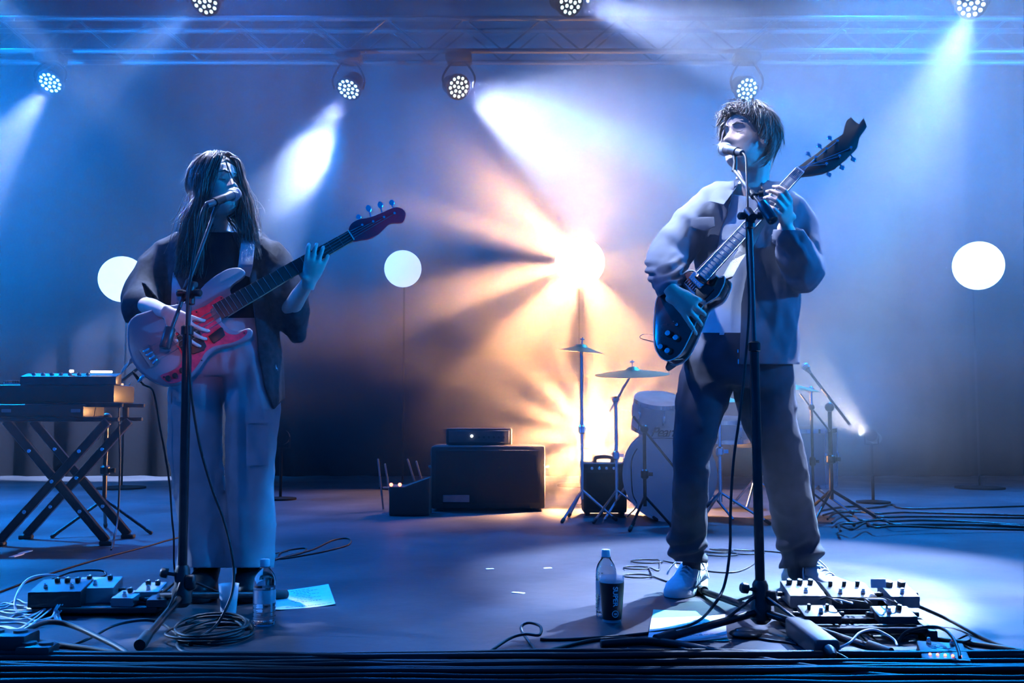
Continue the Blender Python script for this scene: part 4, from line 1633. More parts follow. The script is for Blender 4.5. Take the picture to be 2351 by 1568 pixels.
def text_mesh(me, name, mx, m, parent):
    me.transform(mx)
    o0 = origin(parent)
    me.transform(Matrix.Translation(-o0))
    me.name = name
    me.materials.clear()
    me.materials.append(m)
    o = bpy.data.objects.new(name, me)
    COL.objects.link(o)
    o.parent = parent
    return o
def flat_frame(o, right, up):
    x = V(right).normalized()
    y = (V(up) - x * V(up).dot(x)).normalized()
    z = x.cross(y)
    m = Matrix((x, y, z)).transposed().to_4x4()
    m.translation = V(o)
    return m
p = P(1493, 1002, DY - .015)
right = V((1, -.10, 0)).normalized()
text_mesh(me, 'lettering', flat_frame(p, right, (0, 0, 1)), M['ink'], bd)
B = MB()
B.box((0.085, -.012, 0), (.16, .004, .002), flat_frame(p, right, (0, 0, 1)))
obj('underline', B, M['ink'], bd)
a = P(1505, 948, 6.75)
drum('rack_tom', 'rack tom tilted over the bass drum left of the guitarist\'s leg', a - V((0, 0, .10)), (0.05, -.35, 1), .16, .20, 6)
a = P(1845, 1000, 6.9)
drum('floor_tom', 'floor tom standing behind the guitarist\'s right-hand leg', V((a.x, 6.9, .22)), (0, -.06, 1), .21, .38, 8)
a = P(1690, 985, 6.6)
drum('snare_drum', 'shallow snare drum seen between the guitarist\'s legs', V((a.x, 6.95, .52)), (0, -.1, 1), .178, .14, 8)
def cymbal(name, label, c, r, tilt, stand_xy, boom_from=None):
    t = thing(name, label, 'cymbal', c, 'cymbals of the kit')
    m = Matrix.Translation(V(c)) @ Euler(tilt).to_matrix().to_4x4()
    B = MB()
    B.lathe([(.010, .030), (.028, .026), (.045, .010), (.07, .004), (r * .6, -.006), (r, -.022), (r, -.024), (r * .6, -.009), (.04, .004), (.010, .020)], (0, 0, 0), m, 48)
    obj('bronze', B, M['brass'], t)
    B = MB()
    B.lathe([(.004, .02), (.004, .075)], (0, 0, 0), m, 8)
    B.box((0, 0, .06), (.03, .008, .01), m, .002)
    obj('wing_nut', B, M['chrome'], t)
    return t
CH = M['chrome']
c1 = P(1452, 852, 6.5)
cymbal('cymbal', 'thin cymbal tilted above the bass drum left of the guitarist', c1, .245, (.12, -.03, 0), None)
b1 = P(1416, 1180, 6.6)
tripod_stand('cymbal_stand', 'chrome cymbal stand with glinting joints right of the floor lamp', 'cymbal stands', (b1.x, 6.6, 0), P(1416, 918, 6.6).z, CH, (P(1400, 945, 6.6), c1 - V((0, 0, .01))))
c2 = P(1800, 880, 6.9)
cymbal('cymbal', 'thin cymbal behind the guitarist\'s right-hand hip', c2, .24, (.10, .12, 0), None)
b2 = P(1868, 1180, 7.0)
tripod_stand('cymbal_stand', 'slim cymbal stand right of the guitarist\'s knee', 'cymbal stands', (b2.x, 7.0, 0), P(1868, 895, 7.0).z, CH, (P(1868, 895, 7.0), c2))
hb = P(1655, 1190, 6.4)
tripod_stand('hihat_stand', 'chrome hi-hat stand between the guitarist\'s legs', None, (hb.x, 6.4, 0), .86, CH, None, .012, .30)
cymbal('cymbal', 'closed hi-hat cymbals seen between the guitarist\'s legs', V((hb.x, 6.4, .80)), .175, (.03, .02, 0), None)
for px, py, lab in ((1337, 1190, 'straight chrome stand standing in front of the blazing floor lamp'),):
    q = P(px, py, 6.6)
    tripod_stand('cymbal_stand', lab, 'cymbal stands', (q.x, 6.6, 0), P(px, 800, 6.6).z, CH, None, .011, .22)
    cymbal('cymbal', 'small cymbal on the straight stand in the warm glare', V((q.x, 6.6, P(px, 800, 6.6).z)), .16, (.06, .1, 0), None)
# throne
q = P(1735, 1150, 7.5)
t = thing('drum_throne', 'round black drum throne behind the kit', 'stool', (q.x, 7.5, 0))
B = MB()
B.lathe([(.02, .44), (.17, .45), (.18, .48), (.175, .53), (.15, .55), (.0001, .552)], (q.x, 7.5, 0), None, 28)
obj('seat', B, M['leather'], t)
B = MB()
B.tube([(q.x, 7.5, .12), (q.x, 7.5, .46)], .016, 10)
obj('post', B, CH, t)
for k in range(3):
    B = MB()
    B.tube([(q.x, 7.5, .22), (q.x + .24 * math.cos(k * 2.1), 7.5 + .24 * math.sin(k * 2.1), .012)], .010, 8)
    obj('leg', B, CH, t)
# mic stands around the kit
BS = M['blacksteel']
q = P(1481, 1165, 6.1)
tripod_stand('microphone_stand', 'short boom mic stand crossing the bass drum head', 'mic stands around the drums', (q.x, 6.1, 0), P(1481, 985, 6.1).z, BS, (P(1454, 956, 6.1), P(1552, 1078, 6.05)), .011, .17)
microphone('drum_microphone', 'dark stubby mic on the boom in front of the bass drum', P(1552, 1078, 6.05), P(1572, 1092, 6.07), 'drum mics', 1.3)
B = MB()
B.tube(vec(cr([P(1463, 1030, 6.08), P(1450, 1060, 6.06), P(1452, 1130, 6.05), P(1462, 1160, 6.0), P(1440, 1186, 5.95)], 6)), .004, 6)
lone('microphone_cable', B, M['cable'], 'thin cable looping beside the short boom stand at the bass drum', 'cable')
q = P(1909, 1120, 6.6)
tripod_stand('microphone_stand', 'tall boom mic stand silhouetted against the right floor lamp', 'mic stands around the drums', (q.x, 6.6, 0), P(1909, 935, 6.6).z, BS, (P(1951, 975, 6.5), P(1862, 858, 6.75)), .014, .30)
microphone('drum_microphone', 'slim overhead mic at the upper end of the tall boom', P(1862, 858, 6.75), P(1850, 842, 6.78), 'drum mics')
q = P(1868, 1165, 6.3)
tripod_stand('microphone_stand', 'low mic stand leaning by the floor tom', 'mic stands around the drums', (q.x, 6.3, 0), P(1868, 935, 6.3).z, BS, (P(1905, 990, 6.3), P(1838, 905, 6.5)), .009, .24)
# small amplifier under the lamp
q = P(1388, 1178, 6.95)
t = thing('guitar_amplifier', 'small black amplifier under the blazing floor lamp', 'amplifier', (q.x, 6.95, 0), 'amplifiers at the back')
B = MB()
B.box((q.x, 7.0, .19), (.30, .20, .34), None, .015, 2)
obj('cabinet', B, M['cabinet'], t)
B = MB()
B.box((q.x, 6.895, .17), (.26, .006, .25), None, .002)
obj('grille', B, M['cloth'], t)
B = MB()
B.tube(vec(cr([(q.x - .06, 7.0, .36), (q.x - .05, 7.0, .395), (q.x + .05, 7.0, .395), (q.x + .06, 7.0, .36)], 4)), [(.012, .004)] * 13, 8)
obj('handle', B, M['leather'], t)
for k in range(4):
    B = MB()
    peg(B, V((q.x - .09 + .05 * k, 6.897, .325)), (0, -1, 0), .011, .014)
    obj('knob', B, CH, t)
for k in (-1, 1):
    B = MB()
    B.box((q.x + k * .12, 7.0, .012), (.03, .15, .024), None, .004)
    obj('foot', B, M['rubber'], t)
# bass amplifier
x0, x1 = P(988, 1100, 7.2).x, P(1252, 1100, 7.2).x
cx, W = (x0 + x1) / 2, x1 - x0
t = thing('bass_amplifier', 'wide dark bass cabinet with a small badge in the middle background', 'amplifier', (cx, 7.2, 0), 'amplifiers at the back')
B = MB()
B.box((cx, 7.42, .245), (W, .42, .45), None, .02, 2)
obj('cabinet', B, M['cabinet'], t)
B = MB()
B.box((cx, 7.203, .25), (W - .07, .012, .38), None, .004)
gr = obj('grille', B, M['cloth'], t)
bx, bz = P(1047, 1145, 7.18).x, P(1047, 1145, 7.18).z
B = MB()
B.box((bx, 7.193, bz), (.19, .008, .052), None, .003)
bd_ = obj('badge', B, M['silver'], gr)
for s in (-1, 1):
    B = MB()
    B.tube(vec(cr([(cx + s * W / 2, 7.36, .30), (cx + s * (W / 2 + .022), 7.38, .31), (cx + s * (W / 2 + .022), 7.46, .31), (cx + s * W / 2, 7.48, .30)], 3)), .01, 8)
    obj('handle', B, M['rubber'], t)
    B = MB()
    B.box((cx + s * W * .42, 7.42, .012), (.05, .34, .024), None, .005)
    obj('foot', B, M['rubber'], t)
hx = P(1100, 1000, 7.3).x
t = thing('amplifier_head', 'black amplifier head with a bright blue-white pilot light', 'amplifier', (hx, 7.3, .47), 'amplifiers at the back')
B = MB()
B.box((hx, 7.42, .535), (.48, .28, .12), None, .012, 2)
obj('case', B, M['cabinet'], t)
B = MB()
B.box((hx, 7.277, .535), (.44, .006, .085), None, .002)
fp = obj('front_panel', B, M['graphite'], t)
for k in range(6):
    B = MB()
    peg(B, V((hx + .0 + .036 * k, 7.274, .53)), (0, -1, 0), .011, .014)
    obj('knob', B, M['black'], fp)
B = MB()
B.ball((P(1083, 1003, 7.26).x, 7.268, .538), .010, 6)
obj('pilot_light', B, M['led_white'], fp)
# little box with red lights, guitar stand
bx = P(940, 1150, 6.9).x
t = thing('tuner_box', 'low black box with two red lights left of the bass cabinet', 'box', (bx, 6.9, 0))
B = MB()
xa, xb = P(893, 1150, 6.9).x, P(985, 1150, 6.9).x
B.slab([V((xa, 6.9, .004)), V((xb, 6.9, .004)), V((xb, 6.9, .26)), V((xa + .10, 6.9, .20)), V((xa, 6.9, .20))], V((0, .24, 0)), .01)
obj('case', B, M['cabinet'], t)
for px in (893, 913):
    B = MB()
    q = P(px + 4, 1100, 6.89)
    B.ball((q.x, 6.92, .212), .013, 6)
    obj('red_light', B, M['led_red'], t)
gx = P(905, 1120, 7.3).x
t = thing('guitar_stand', 'empty tubular guitar stand with glinting prongs left of the cabinet', 'stand', (gx, 7.3, 0))
for k, (a_, b_) in enumerate((((868, 1055), (880, 1170)), ((884, 1066), (900, 1180)), ((936, 1055), (970, 1150)), ((956, 1060), (985, 1160)))):
    B = MB()
    pa, pb = P(*a_, 7.3 + .08 * k), P(*b_, 7.3 + .08 * k)
    pb.z = .012
    B.tube([pa, pb], .007, 8, rnd=True)
    obj('prong', B, M['silver'], t)
B = MB()
B.tube([P(880, 1120, 7.32), P(975, 1120, 7.5)], .007, 8)
obj('crossbar', B, M['silver'], t)

# keyboard rig on the left
KY = 5.45
kl, kr = P(-60, 905, KY).x, P(262, 905, KY).x
kz = P(100, 925, KY).z
t = thing('stage_piano', 'long black stage piano on a crossed stand at far left', 'keyboard', ((kl + kr) / 2, KY, kz))
B = MB()
B.box(((kl + kr) / 2, KY + .15, kz + .05), (kr - kl, .30, .10), None, .012, 2)
obj('case', B, M['black'], t)
kw = (kr - kl - .14) / 44
B = MB()
B.box((kl + .07 + kw / 2, KY + .24, kz + .108), (kw * .92, .14, .016), None, .002)
k0 = obj('white_key', B, M['keys_white'], t)
for i in range(1, 44):
    c = k0.copy()
    COL.objects.link(c)
    c.location.x += kw * i
B = MB()
B.box((kl + .07 + kw, KY + .205, kz + .122), (kw * .5, .085, .016), None, .002)
k1 = obj('black_key', B, M['black'], t)
for i in range(1, 42):
    if i % 7 not in (2, 6):
        c = k1.copy()
        COL.objects.link(c)
        c.location.x += kw * i
t = thing('synthesizer', 'small synthesizer with a bright display strip on top of the stage piano', 'keyboard', (P(150, 895, KY).x, KY + .05, kz + .10))
sx0, sx1 = P(40, 890, KY).x, P(262, 890, KY).x
B = MB()
B.slab([V((sx0, KY + .02, kz + .101)), V((sx0, KY + .10, kz + .101)), V((sx0, KY + .10, kz + .165)), V((sx0, KY + .02, kz + .145))], V((sx1 - sx0, 0, 0)), .004)
obj('case', B, M['graphite'], t)
dz = P(222, 887, KY).z
B = MB()
B.box((P(223, 887, KY).x, KY + .05, kz + .172), (px2m(50, KY), .012, .012), None, .002)
obj('display_strip', B, glow('display_strip', (1.0, .93, .85), 5), t)
B = MB()
B.box((P(154, 882, KY).x, KY + .05, kz + .176), (.022, .012, .014), None, .002)
obj('indicator', B, glow('indicator', (1.0, .93, .85), 5), t)
for k in range(7):
    B = MB()
    peg(B, V((sx0 + .06 + .05 * k, KY + .055, kz + .150)), (0, 0, 1), .010, .018)
    obj('knob', B, M['silver'], t)
k2l, k2r = P(-60, 945, KY - .1).x, P(188, 945, KY - .1).x
z2 = P(100, 958, KY - .1).z
t = thing('lower_keyboard', 'black keyboard on the lower tier under the stage piano', 'keyboard', ((k2l + k2r) / 2, KY - .1, z2))
B = MB()
B.box(((k2l + k2r) / 2, KY + .06, z2 + .035), (k2r - k2l, .28, .07), None, .01, 2)
obj('case', B, M['black'], t)
for px in (10, 170):
    B = MB()
    q = P(px, 955, KY - .1)
    B.box((q.x, KY - .083, z2 + .035), (.05, .008, .018), None, .002)
    obj('socket_plate', B, M['silver'], t)
t = thing('keyboard_stand', 'black crossed keyboard stand with glinting bolts at far left', 'stand', (P(140, 1200, KY).x, KY, 0))
xs = [P(x, 1200, KY).x for x in (20, 90, 175, 258)]
for k, (xa, xb, yy) in enumerate(((.0, 1.0, 0), (1.0, 0.0, .03), (.0, 1.0, .30), (1.0, 0.0, .33))):
    B = MB()
    a_ = V((xs[0] + (xs[3] - xs[0]) * xa, KY - .10 + yy, .02))
    b_ = V((xs[0] + (xs[3] - xs[0]) * xb, KY - .10 + yy, z2 - .02))
    B.tube([a_, b_], (.026, .016), 8, side=(1, 0, 0)) if False else B.box((0, 0, (b_ - a_).length / 2), (.045, .028, (b_ - a_).length), along(a_, b_, (0, 1, 0)), .004)
    l = obj('leg', B, BS, t)
    for f in (.25, .5, .75):
        B = MB()
        peg(B, a_.lerp(b_, f) - V((0, .014, 0)), (0, -1, 0), .011, .012)
        obj('bolt', B, M['chrome'], l)
    B = MB()
    B.box(tuple(a_ - V((0, 0, .008))), (.07, .045, .022), None, .005)
    obj('rubber_foot', B, M['rubber'], l)
for yy, zz in ((-.10, z2 - .012), (.24, z2 - .012), (-.05, kz - .012), (.27, kz - .012)):
    B = MB()
    B.box(((xs[0] + xs[3]) / 2, KY + yy + .02, zz), (xs[3] - xs[0] + .1, .03, .022), None, .004)
    obj('rail', B, BS, t)
for px in (60, 240):
    B = MB()
    q = P(px, 940, KY)
    B.box((q.x, KY + .30, (z2 + kz) / 2), (.03, .03, kz - z2 + .03), None, .004)
    obj('upright', B, BS, t)
q = P(205, 1200, 5.7)
tripod_stand('microphone_stand', 'dark boom stand rising behind the keyboards at left', None, (q.x, 5.9, 0), P(205, 960, 5.9).z, BS, (P(236, 908, 5.75), P(322, 842, 5.75)), .013, .30)
B = MB()
B.tube(vec(cr([P(300, 880, 5.75), P(274, 930, 5.6), P(275, 1060, 5.55), P(270, 1190, 5.5), F(255, 1262, .006)], 6)), .005, 6)
lone('keyboard_cable', B, M['cable'], 'thin black cable dropping from the dark boom beside the keyboards', 'cable')
# loose cables on the floor at the back right
rr = random.Random(21)
for k in range(6):
    B = MB()
    y = 1160 + k * 9
    pts = [F(1880 + 10 * k, y + 14, .006 + .008 * k)] + [F(1930 + 30 * i + rr.uniform(-12, 12), y + rr.uniform(-5, 10), .008 + .008 * k) for i in range(5)] + [F(2100 + 20 * k, y + 8, .006 + .004 * k), F(2420, y + rr.uniform(0, 26), .006)]
    B.tube(vec(cr(pts, 5)), .0075, 6)
    lone('stage_cable', B, M['cable'], 'black cable in the loose bundle on the floor at far right', 'cable', 'loose cables at the back right')
q = F(50, 1274)
for k, (px, py) in enumerate(((38, 1276), (58, 1268))):
    B = MB()
    c = F(px, py)
    B.box((c.x, c.y, .0015), (.028, .10, .003))
    lone('floor_tape', B, M['print'], ('left' if k == 0 else 'right') + ' one of two pale tape strips below the keyboards', 'tape', 'tape strips on the floor')

# ------------------------------------------------------------------ microphones and stands at the front
def front_stand(label, hub, legs, collar, top, boom_a, boom_b, weight, clips):
    """tripod boom stand: hub point, leg ends on the floor, collar and top of the pole, boom ends, counterweight ends"""
    t = thing('microphone_stand', label, 'stand', (hub.x, hub.y, 0), 'boom stands at the stage front')
    S = M['blacksteel']
    b = MB()
    b.tube([hub + V((0, 0, -.03)), hub + V((0, 0, .02)), collar], [.016, .016, .0155], 16)
    obj('lower_pole', b, S, t)
    b = MB()
    b.lathe([(.0155, -.012), (.021, -.008), (.021, .018), (.013, .024)], tuple(collar), None, 16)
    obj('collar', b, S, t)
    b = MB()
    b.tube([collar, top], .0085, 12)
    obj('upper_pole', b, M['graphite'], t)
    b = MB()
    b.lathe([(.020, -.075), (.034, -.06), (.034, -.015), (.026, .0), (.026, .05), (.019, .065)], tuple(hub), None, 16)
    b.box(hub + V((.030, -.01, .01)), (.035, .03, .05), None, .006)
    obj('hub', b, M['black'], t)
    b = MB()
    m = along(hub + V((-.02, -.012, .035)), hub + V((-.07, -.02, .045)))
    b.lathe([(.006, 0), (.006, .025), (.017, .026), (.017, .045), (.012, .05)], (0, 0, 0), m, 12)
    obj('clamp_knob', b, M['black'], t)
    for e in legs:
        e = V(e)
        h = hub + V((0, 0, -.035))
        d = (e - h).normalized()
        b = MB()
        b.tube([h + d * .02, e - d * .05 + V((0, 0, .012))], .0125, 12)
        l = obj('leg', b, S, t)
        b = MB()
        b.tube([e - d * .075 + V((0, 0, .016)), e - d * .02 + V((0, 0, .014)), e + V((0, 0, .016))], [.0165, .0185, .0175], 12, rnd=False)
        obj('rubber_foot', b, M['rubber'], l)
        b = MB()
        k = h.lerp(e, .42)
        b.tube([hub + V((0, 0, .015)) + V((d.x, d.y, 0)) * .025, k], .005, 8)
        obj('leg_strut', b, S, l)
    # clutch
    b = MB()
    c = top
    bd = (boom_b - boom_a).normalized()
    b.lathe([(.010, -.05), (.0165, -.045), (.0165, -.005), (.012, .0)], tuple(c), None, 14)
    b.tube([c - bd * .03 + V((0, -.002, 0)), c + bd * .03 + V((0, -.002, 0))], .0145, 14)
    cl = obj('clutch', b, M['black'], t)
    for sx in (-1, 1):
        b = MB()
        m = along(c + V((0, -.004, -.006)), c + V((sx * .05, -.022, -.010)))
        b.lathe([(.007, 0), (.007, .022), (.013, .024), (.013, .042), (.009, .046)], (0, 0, 0), m, 12)
        obj('knob', b, M['black'], cl)
    b = MB()
    b.tube([boom_a, boom_b], .0065, 12)
    bo_ = obj('boom', b, M['graphite'], t)
    b = MB()
    q = boom_a.lerp(boom_b, clips)
    b.tube([q - bd * .022, q - bd * .018, q + bd * .018, q + bd * .022], [.009, .0125, .0125, .009], 12)
    m = along(q, q + V((.045, -.02, .0)))
    b.lathe([(.005, 0), (.005, .02), (.011, .022), (.011, .038)], (0, 0, 0), m, 10)
    obj('boom_clamp', b, M['black'], bo_)
    b = MB()
    b.tube([weight[0], weight[0].lerp(weight[1], .04), weight[0].lerp(weight[1], .96), weight[1]], [.016, .0185, .0185, .016], 16)
    obj('counterweight', b, M['graphite'], t)
    return t

def mic_clip(parent_name, at, a, b):
    pass

# right stand
hubR = P(1746, 1378, 3.30)
tR = front_stand('boom microphone stand in front of the guitarist, tripod legs spread on the bright floor', hubR,
                 [F(1506, 1482), F(2046, 1514), F(1604, 1362)], P(1732, 800, 3.305), P(1722, 492, 3.31),
                 P(1686, 392, 3.60), P(1776, 508, 3.21), (P(1749, 468, 3.275), P(1775, 506, 3.21)), .5)
micR = microphone('microphone', 'silver-headed vocal microphone at the guitarist\'s mouth', P(1704, 351, 3.555), P(1664, 342, 3.70), 'vocal microphones')
B = MB()
a, b = P(1704, 351, 3.555), P(1664, 342, 3.70)
q = a.lerp(b, .45)
B.tube([q - (b - a) * .18, q + (b - a) * .18], .0165, 14)
B.tube([q + V((0, 0, -.008)), P(1688, 374, 3.605), P(1686, 393, 3.60)], [.009, .008, .010], 10)
obj('mic_clip', B, M['black'], tR)
# left stand
hubL = P(418, 1342, 3.45)
tL = front_stand('boom microphone stand in front of the bass player, foot toward the stage edge', hubL,
                 [F(320, 1494), F(656, 1374), F(288, 1378)], P(430, 762, 3.45), P(437, 668, 3.45),
                 P(489, 497, 3.60), P(377, 800, 3.36), (P(391, 752, 3.378), P(377, 800, 3.36)), .54)
a, b = P(474, 471, 3.53), P(537, 446, 3.69)
microphone('microphone', 'silver-headed vocal microphone at the long-haired woman\'s mouth', a, b, 'vocal microphones')
B = MB()
q = a.lerp(b, .42)
B.tube([q - (b - a) * .16, q + (b - a) * .16], .0165, 14)
B.tube([q + V((0, 0, -.008)), P(492, 486, 3.595), P(489, 498, 3.60)], [.009, .008, .010], 10)
obj('mic_clip', B, M['black'], tL)

# ------------------------------------------------------------------ things on the floor at the front
def bottle(label, c, h, r, fill):
    t = thing('water_bottle', label, 'bottle', c, 'water bottles on the stage')
    B = MB()
    k = h / .216
    prof = [(.0001, .006), (r * .55, .004), (r * .9, .0), (r, .008)]
    z = .018
    while z < .120 * k:
        prof += [(r, z), (r * .955, z + .0035), (r, z + .007)]
        z += .0135
    prof += [(r * .985, .128 * k), (r, .134 * k), (r * .98, .150 * k), (r * .80, .168 * k), (r * .50, .184 * k), (r * .37, .190 * k), (r * .37, .196 * k)]
    B.lathe(prof, tuple(c), None, 32)
    obj('shell', B, M['clearplastic'], t, 60)
    B = MB()
    B.lathe([(.0001, .010), (r * .9, .012), (r * .925, .03), (r * .925, h * fill), (.0001, h * fill)], tuple(c), None, 32)
    obj('water', B, M['water'], t, 60)
    B = MB()
    B.lathe([(r * .40, .192 * k), (r * .43, .194 * k), (r * .43, .212 * k), (r * .40, .216 * k), (.0001, .216 * k)], tuple(c), None, 24)
    cap_ = obj('cap', B, M['white'], t)
    B = MB()
    B.lathe([(r * .37, .187 * k), (r * .48, .188 * k), (r * .48, .191 * k), (r * .37, .192 * k)], tuple(c), None, 24)
    obj('neck_ring', B, M['clearplastic'], t)
    B = MB()
    B.lathe([(r * 1.008, h * .34), (r * 1.010, h * .342), (r * 1.010, h * .54), (r * 1.008, h * .542)], tuple(c), None, 32)
    obj('label', B, clear('label_film', (.80, .88, 1.0), .2, 1.2, .35), t)
    return t
bottle('clear water bottle standing beside the bass player\'s setlist', F(606, 1434), .215, .037, .58)
bottle('clear water bottle standing behind the black printed cup', F(1392, 1414), .228, .036, .50)

c = F(1405, 1426)
t = thing('printed_cup', 'black plastic cup with pale vertical lettering in front of a bottle', 'cup', c, 'plastic cups')
B = MB()
r0, r1, H = .0315, .0425, .146
B.lathe([(.0001, .004), (r0 * .9, .004), (r0, .0), (r0 + .001, .006), (r0 + (r1 - r0) * .12, H * .12), (r1, H), (r1 + .0015, H + .002), (r1, H + .004), (r1 - .0015, H), (r0 - .001, .008), (.0001, .008)], tuple(c), None, 36)
obj('shell', B, clear('cup_plastic', (.9, .94, 1.0), .1, 1.2, .30), t, 60)
B = MB()
B.lathe([(r0 + .0012, H * .06), (r0 + .0014, H * .06), (r0 + (r1 - r0) * .9 + .0012, H * .90), (r0 + (r1 - r0) * .9, H * .90)], tuple(c), None, 36)
obj('black_print', B, mat('cup_black', (.008, .008, .01), .35), t)
def cup_text(body, size, along_down, z, x_off, name):
    fcu = bpy.data.curves.new('t', 'FONT')
    fcu.body, fcu.size, fcu.extrude = body, size, .0002
    fcu.align_x, fcu.align_y = 'CENTER', 'CENTER'
    fcu.offset = size * .022
    fo = bpy.data.objects.new('t', fcu)
    COL.objects.link(fo)
    bpy.context.view_layer.update()
    me = bpy.data.meshes.new_from_object(fo.evaluated_get(bpy.context.evaluated_depsgraph_get()))
    bpy.data.objects.remove(fo)
    to = (CAM - c)
    base = math.atan2(to.y, to.x)
    for v in me.vertices:                             # wrap round the cup
        u, w = v.co.x, v.co.y
        if along_down:
            u, w = w, -u
        u += x_off
        zz = z + w
        r = r0 + (r1 - r0) * zz / H + .0018 + v.co.z
        an = base + u / r
        v.co = V((c.x + r * math.cos(an), c.y + r * math.sin(an), zz))
    me.transform(Matrix.Translation(-c))
    me.name = name
    me.materials.clear()
    me.materials.append(M['print'])
    o = bpy.data.objects.new(name, me)
    COL.objects.link(o)
    o.parent = t
cup_text('SUPER', .024, True, .088, .012, 'lettering')
cup_text('8', .015, True, .030, .012, 'numeral')
B = MB()
base = math.atan2((CAM - c).y, (CAM - c).x)
ring = []
for i in range(33):
    a = 2 * math.pi * i / 32
    zz = .030 + .0105 * math.sin(a)
    r = r0 + (r1 - r0) * zz / H + .0022
    an = base + (.012 + .0105 * math.cos(a)) / r
    ring.append(V((c.x + r * math.cos(an), c.y + r * math.sin(an), zz)))
B.tube(ring, .0014, 6)
obj('roundel', B, M['print'], t)

c = F(524, 1412)
t = thing('clear_cup', 'clear plastic cup half full on the floor by the bass player\'s stand', 'cup', c, 'plastic cups')
B = MB()
B.lathe([(.0001, .003), (.025, .003), (.026, 0), (.0345, .104), (.036, .106), (.0335, .104), (.025, .006), (.0001, .006)], tuple(c), None, 32)
obj('shell', B, clear('cup_clear', (.9, .95, 1.0), .15, 1.2, .42), t, 60)
B = MB()
B.lathe([(.0001, .007), (.0245, .007), (.029, .055), (.0001, .055)], tuple(c), None, 32)
obj('drink', B, M['water'], t)

def sheet(name, label, pts, z, m, lines, group, curl=.004):
    """sheet of paper on the floor; lines of handwriting along its first edge"""
    q = [F(x, y, z) for x, y in pts]
    B = MB()
    n = 10
    for j in range(n + 1):
        for i in range(n + 1):
            u, v = i / n, j / n
            p = (q[0] * (1 - u) + q[1] * u) * (1 - v) + (q[3] * (1 - u) + q[2] * u) * v
            p.z += curl * (abs(u - .5) * 2) ** 3 * (.4 + v) + .0008
            B.v.append(p)
    for j in range(n):
        for i in range(n):
            k = j * (n + 1) + i
            B.f.append((k, k + 1, k + n + 2, k + n + 1))
    c = sum(q, V((0, 0, 0))) / 4
    o = lone(name, B, m, label, 'paper', group, 180, c)
    rr = random.Random(len(label))
    for v0, u0, u1 in lines:
        u = u0
        B = MB()
        while u < u1:
            w = rr.uniform(.02, .07)
            st = []
            for k in range(7):
                uu, vv = u + w * k / 6, v0 + rr.uniform(-.016, .016)
                p = (q[0] * (1 - uu) + q[1] * uu) * (1 - vv) + (q[3] * (1 - uu) + q[2] * uu) * vv
                p.z += curl * (abs(uu - .5) * 2) ** 3 * (.4 + vv) + .0018
                st.append(p)
            B.tube(st, (.0011, .0004), 4, side=(0, 1, 0))
            u += w + .02
        obj('handwriting_line', B, M['ink'], o)
    return o
sheet('setlist', 'white handwritten setlist lying right of the left water bottle', [(628, 1360), (754, 1342), (770, 1390), (626, 1403)], 0, M['paper'],
      [(.12 + .085 * i, .30 + .05 * (i % 3), .62 + .07 * ((i * 2) % 4)) for i in range(8)] + [(.92, .2, .9)], None)
sheet('coloured_sheet', 'mint green sheet of paper under the white setlist by the tripod', [(1500, 1400), (1598, 1404), (1676, 1474), (1490, 1468)], 0, M['mint'], [], None, .002)
sheet('setlist', 'white setlist on the mint sheet, crossed by the tripod leg', [(1496, 1420), (1664, 1412), (1670, 1468), (1486, 1478)], .003, M['paper'],
      [(.2 + .12 * i, .35, .7 + .05 * (i % 3)) for i in range(6)], None)
for k, (x, y, w, h, a, lab) in enumerate(((1125, 1307, .035, .02, .2, 'small pale tape scrap on the dark floor left of centre'), (1190, 1362, .05, .02, -.5, 'small pale tape scrap in front of the middle of the stage'), (1258, 1305, .035, .018, .4, 'small pale tape scrap nearest the warm reflection'))):
    B = MB()
    B.box((0, 0, .0015), (w, h, .003), Matrix.Translation(F(x, y)) @ Euler((0, 0, a)).to_matrix().to_4x4())
    lone('tape_scrap', B, M['print'], lab, 'tape', 'tape scraps on the floor')
B = MB()
B.box((0, 0, .0015), (.16, .035, .003), Matrix.Translation(F(2318, 1512)) @ Euler((0, 0, -.35)).to_matrix().to_4x4())
lone('floor_tape', B, M['print'], 'long pale tape strip on the bright floor at the right edge', 'tape')

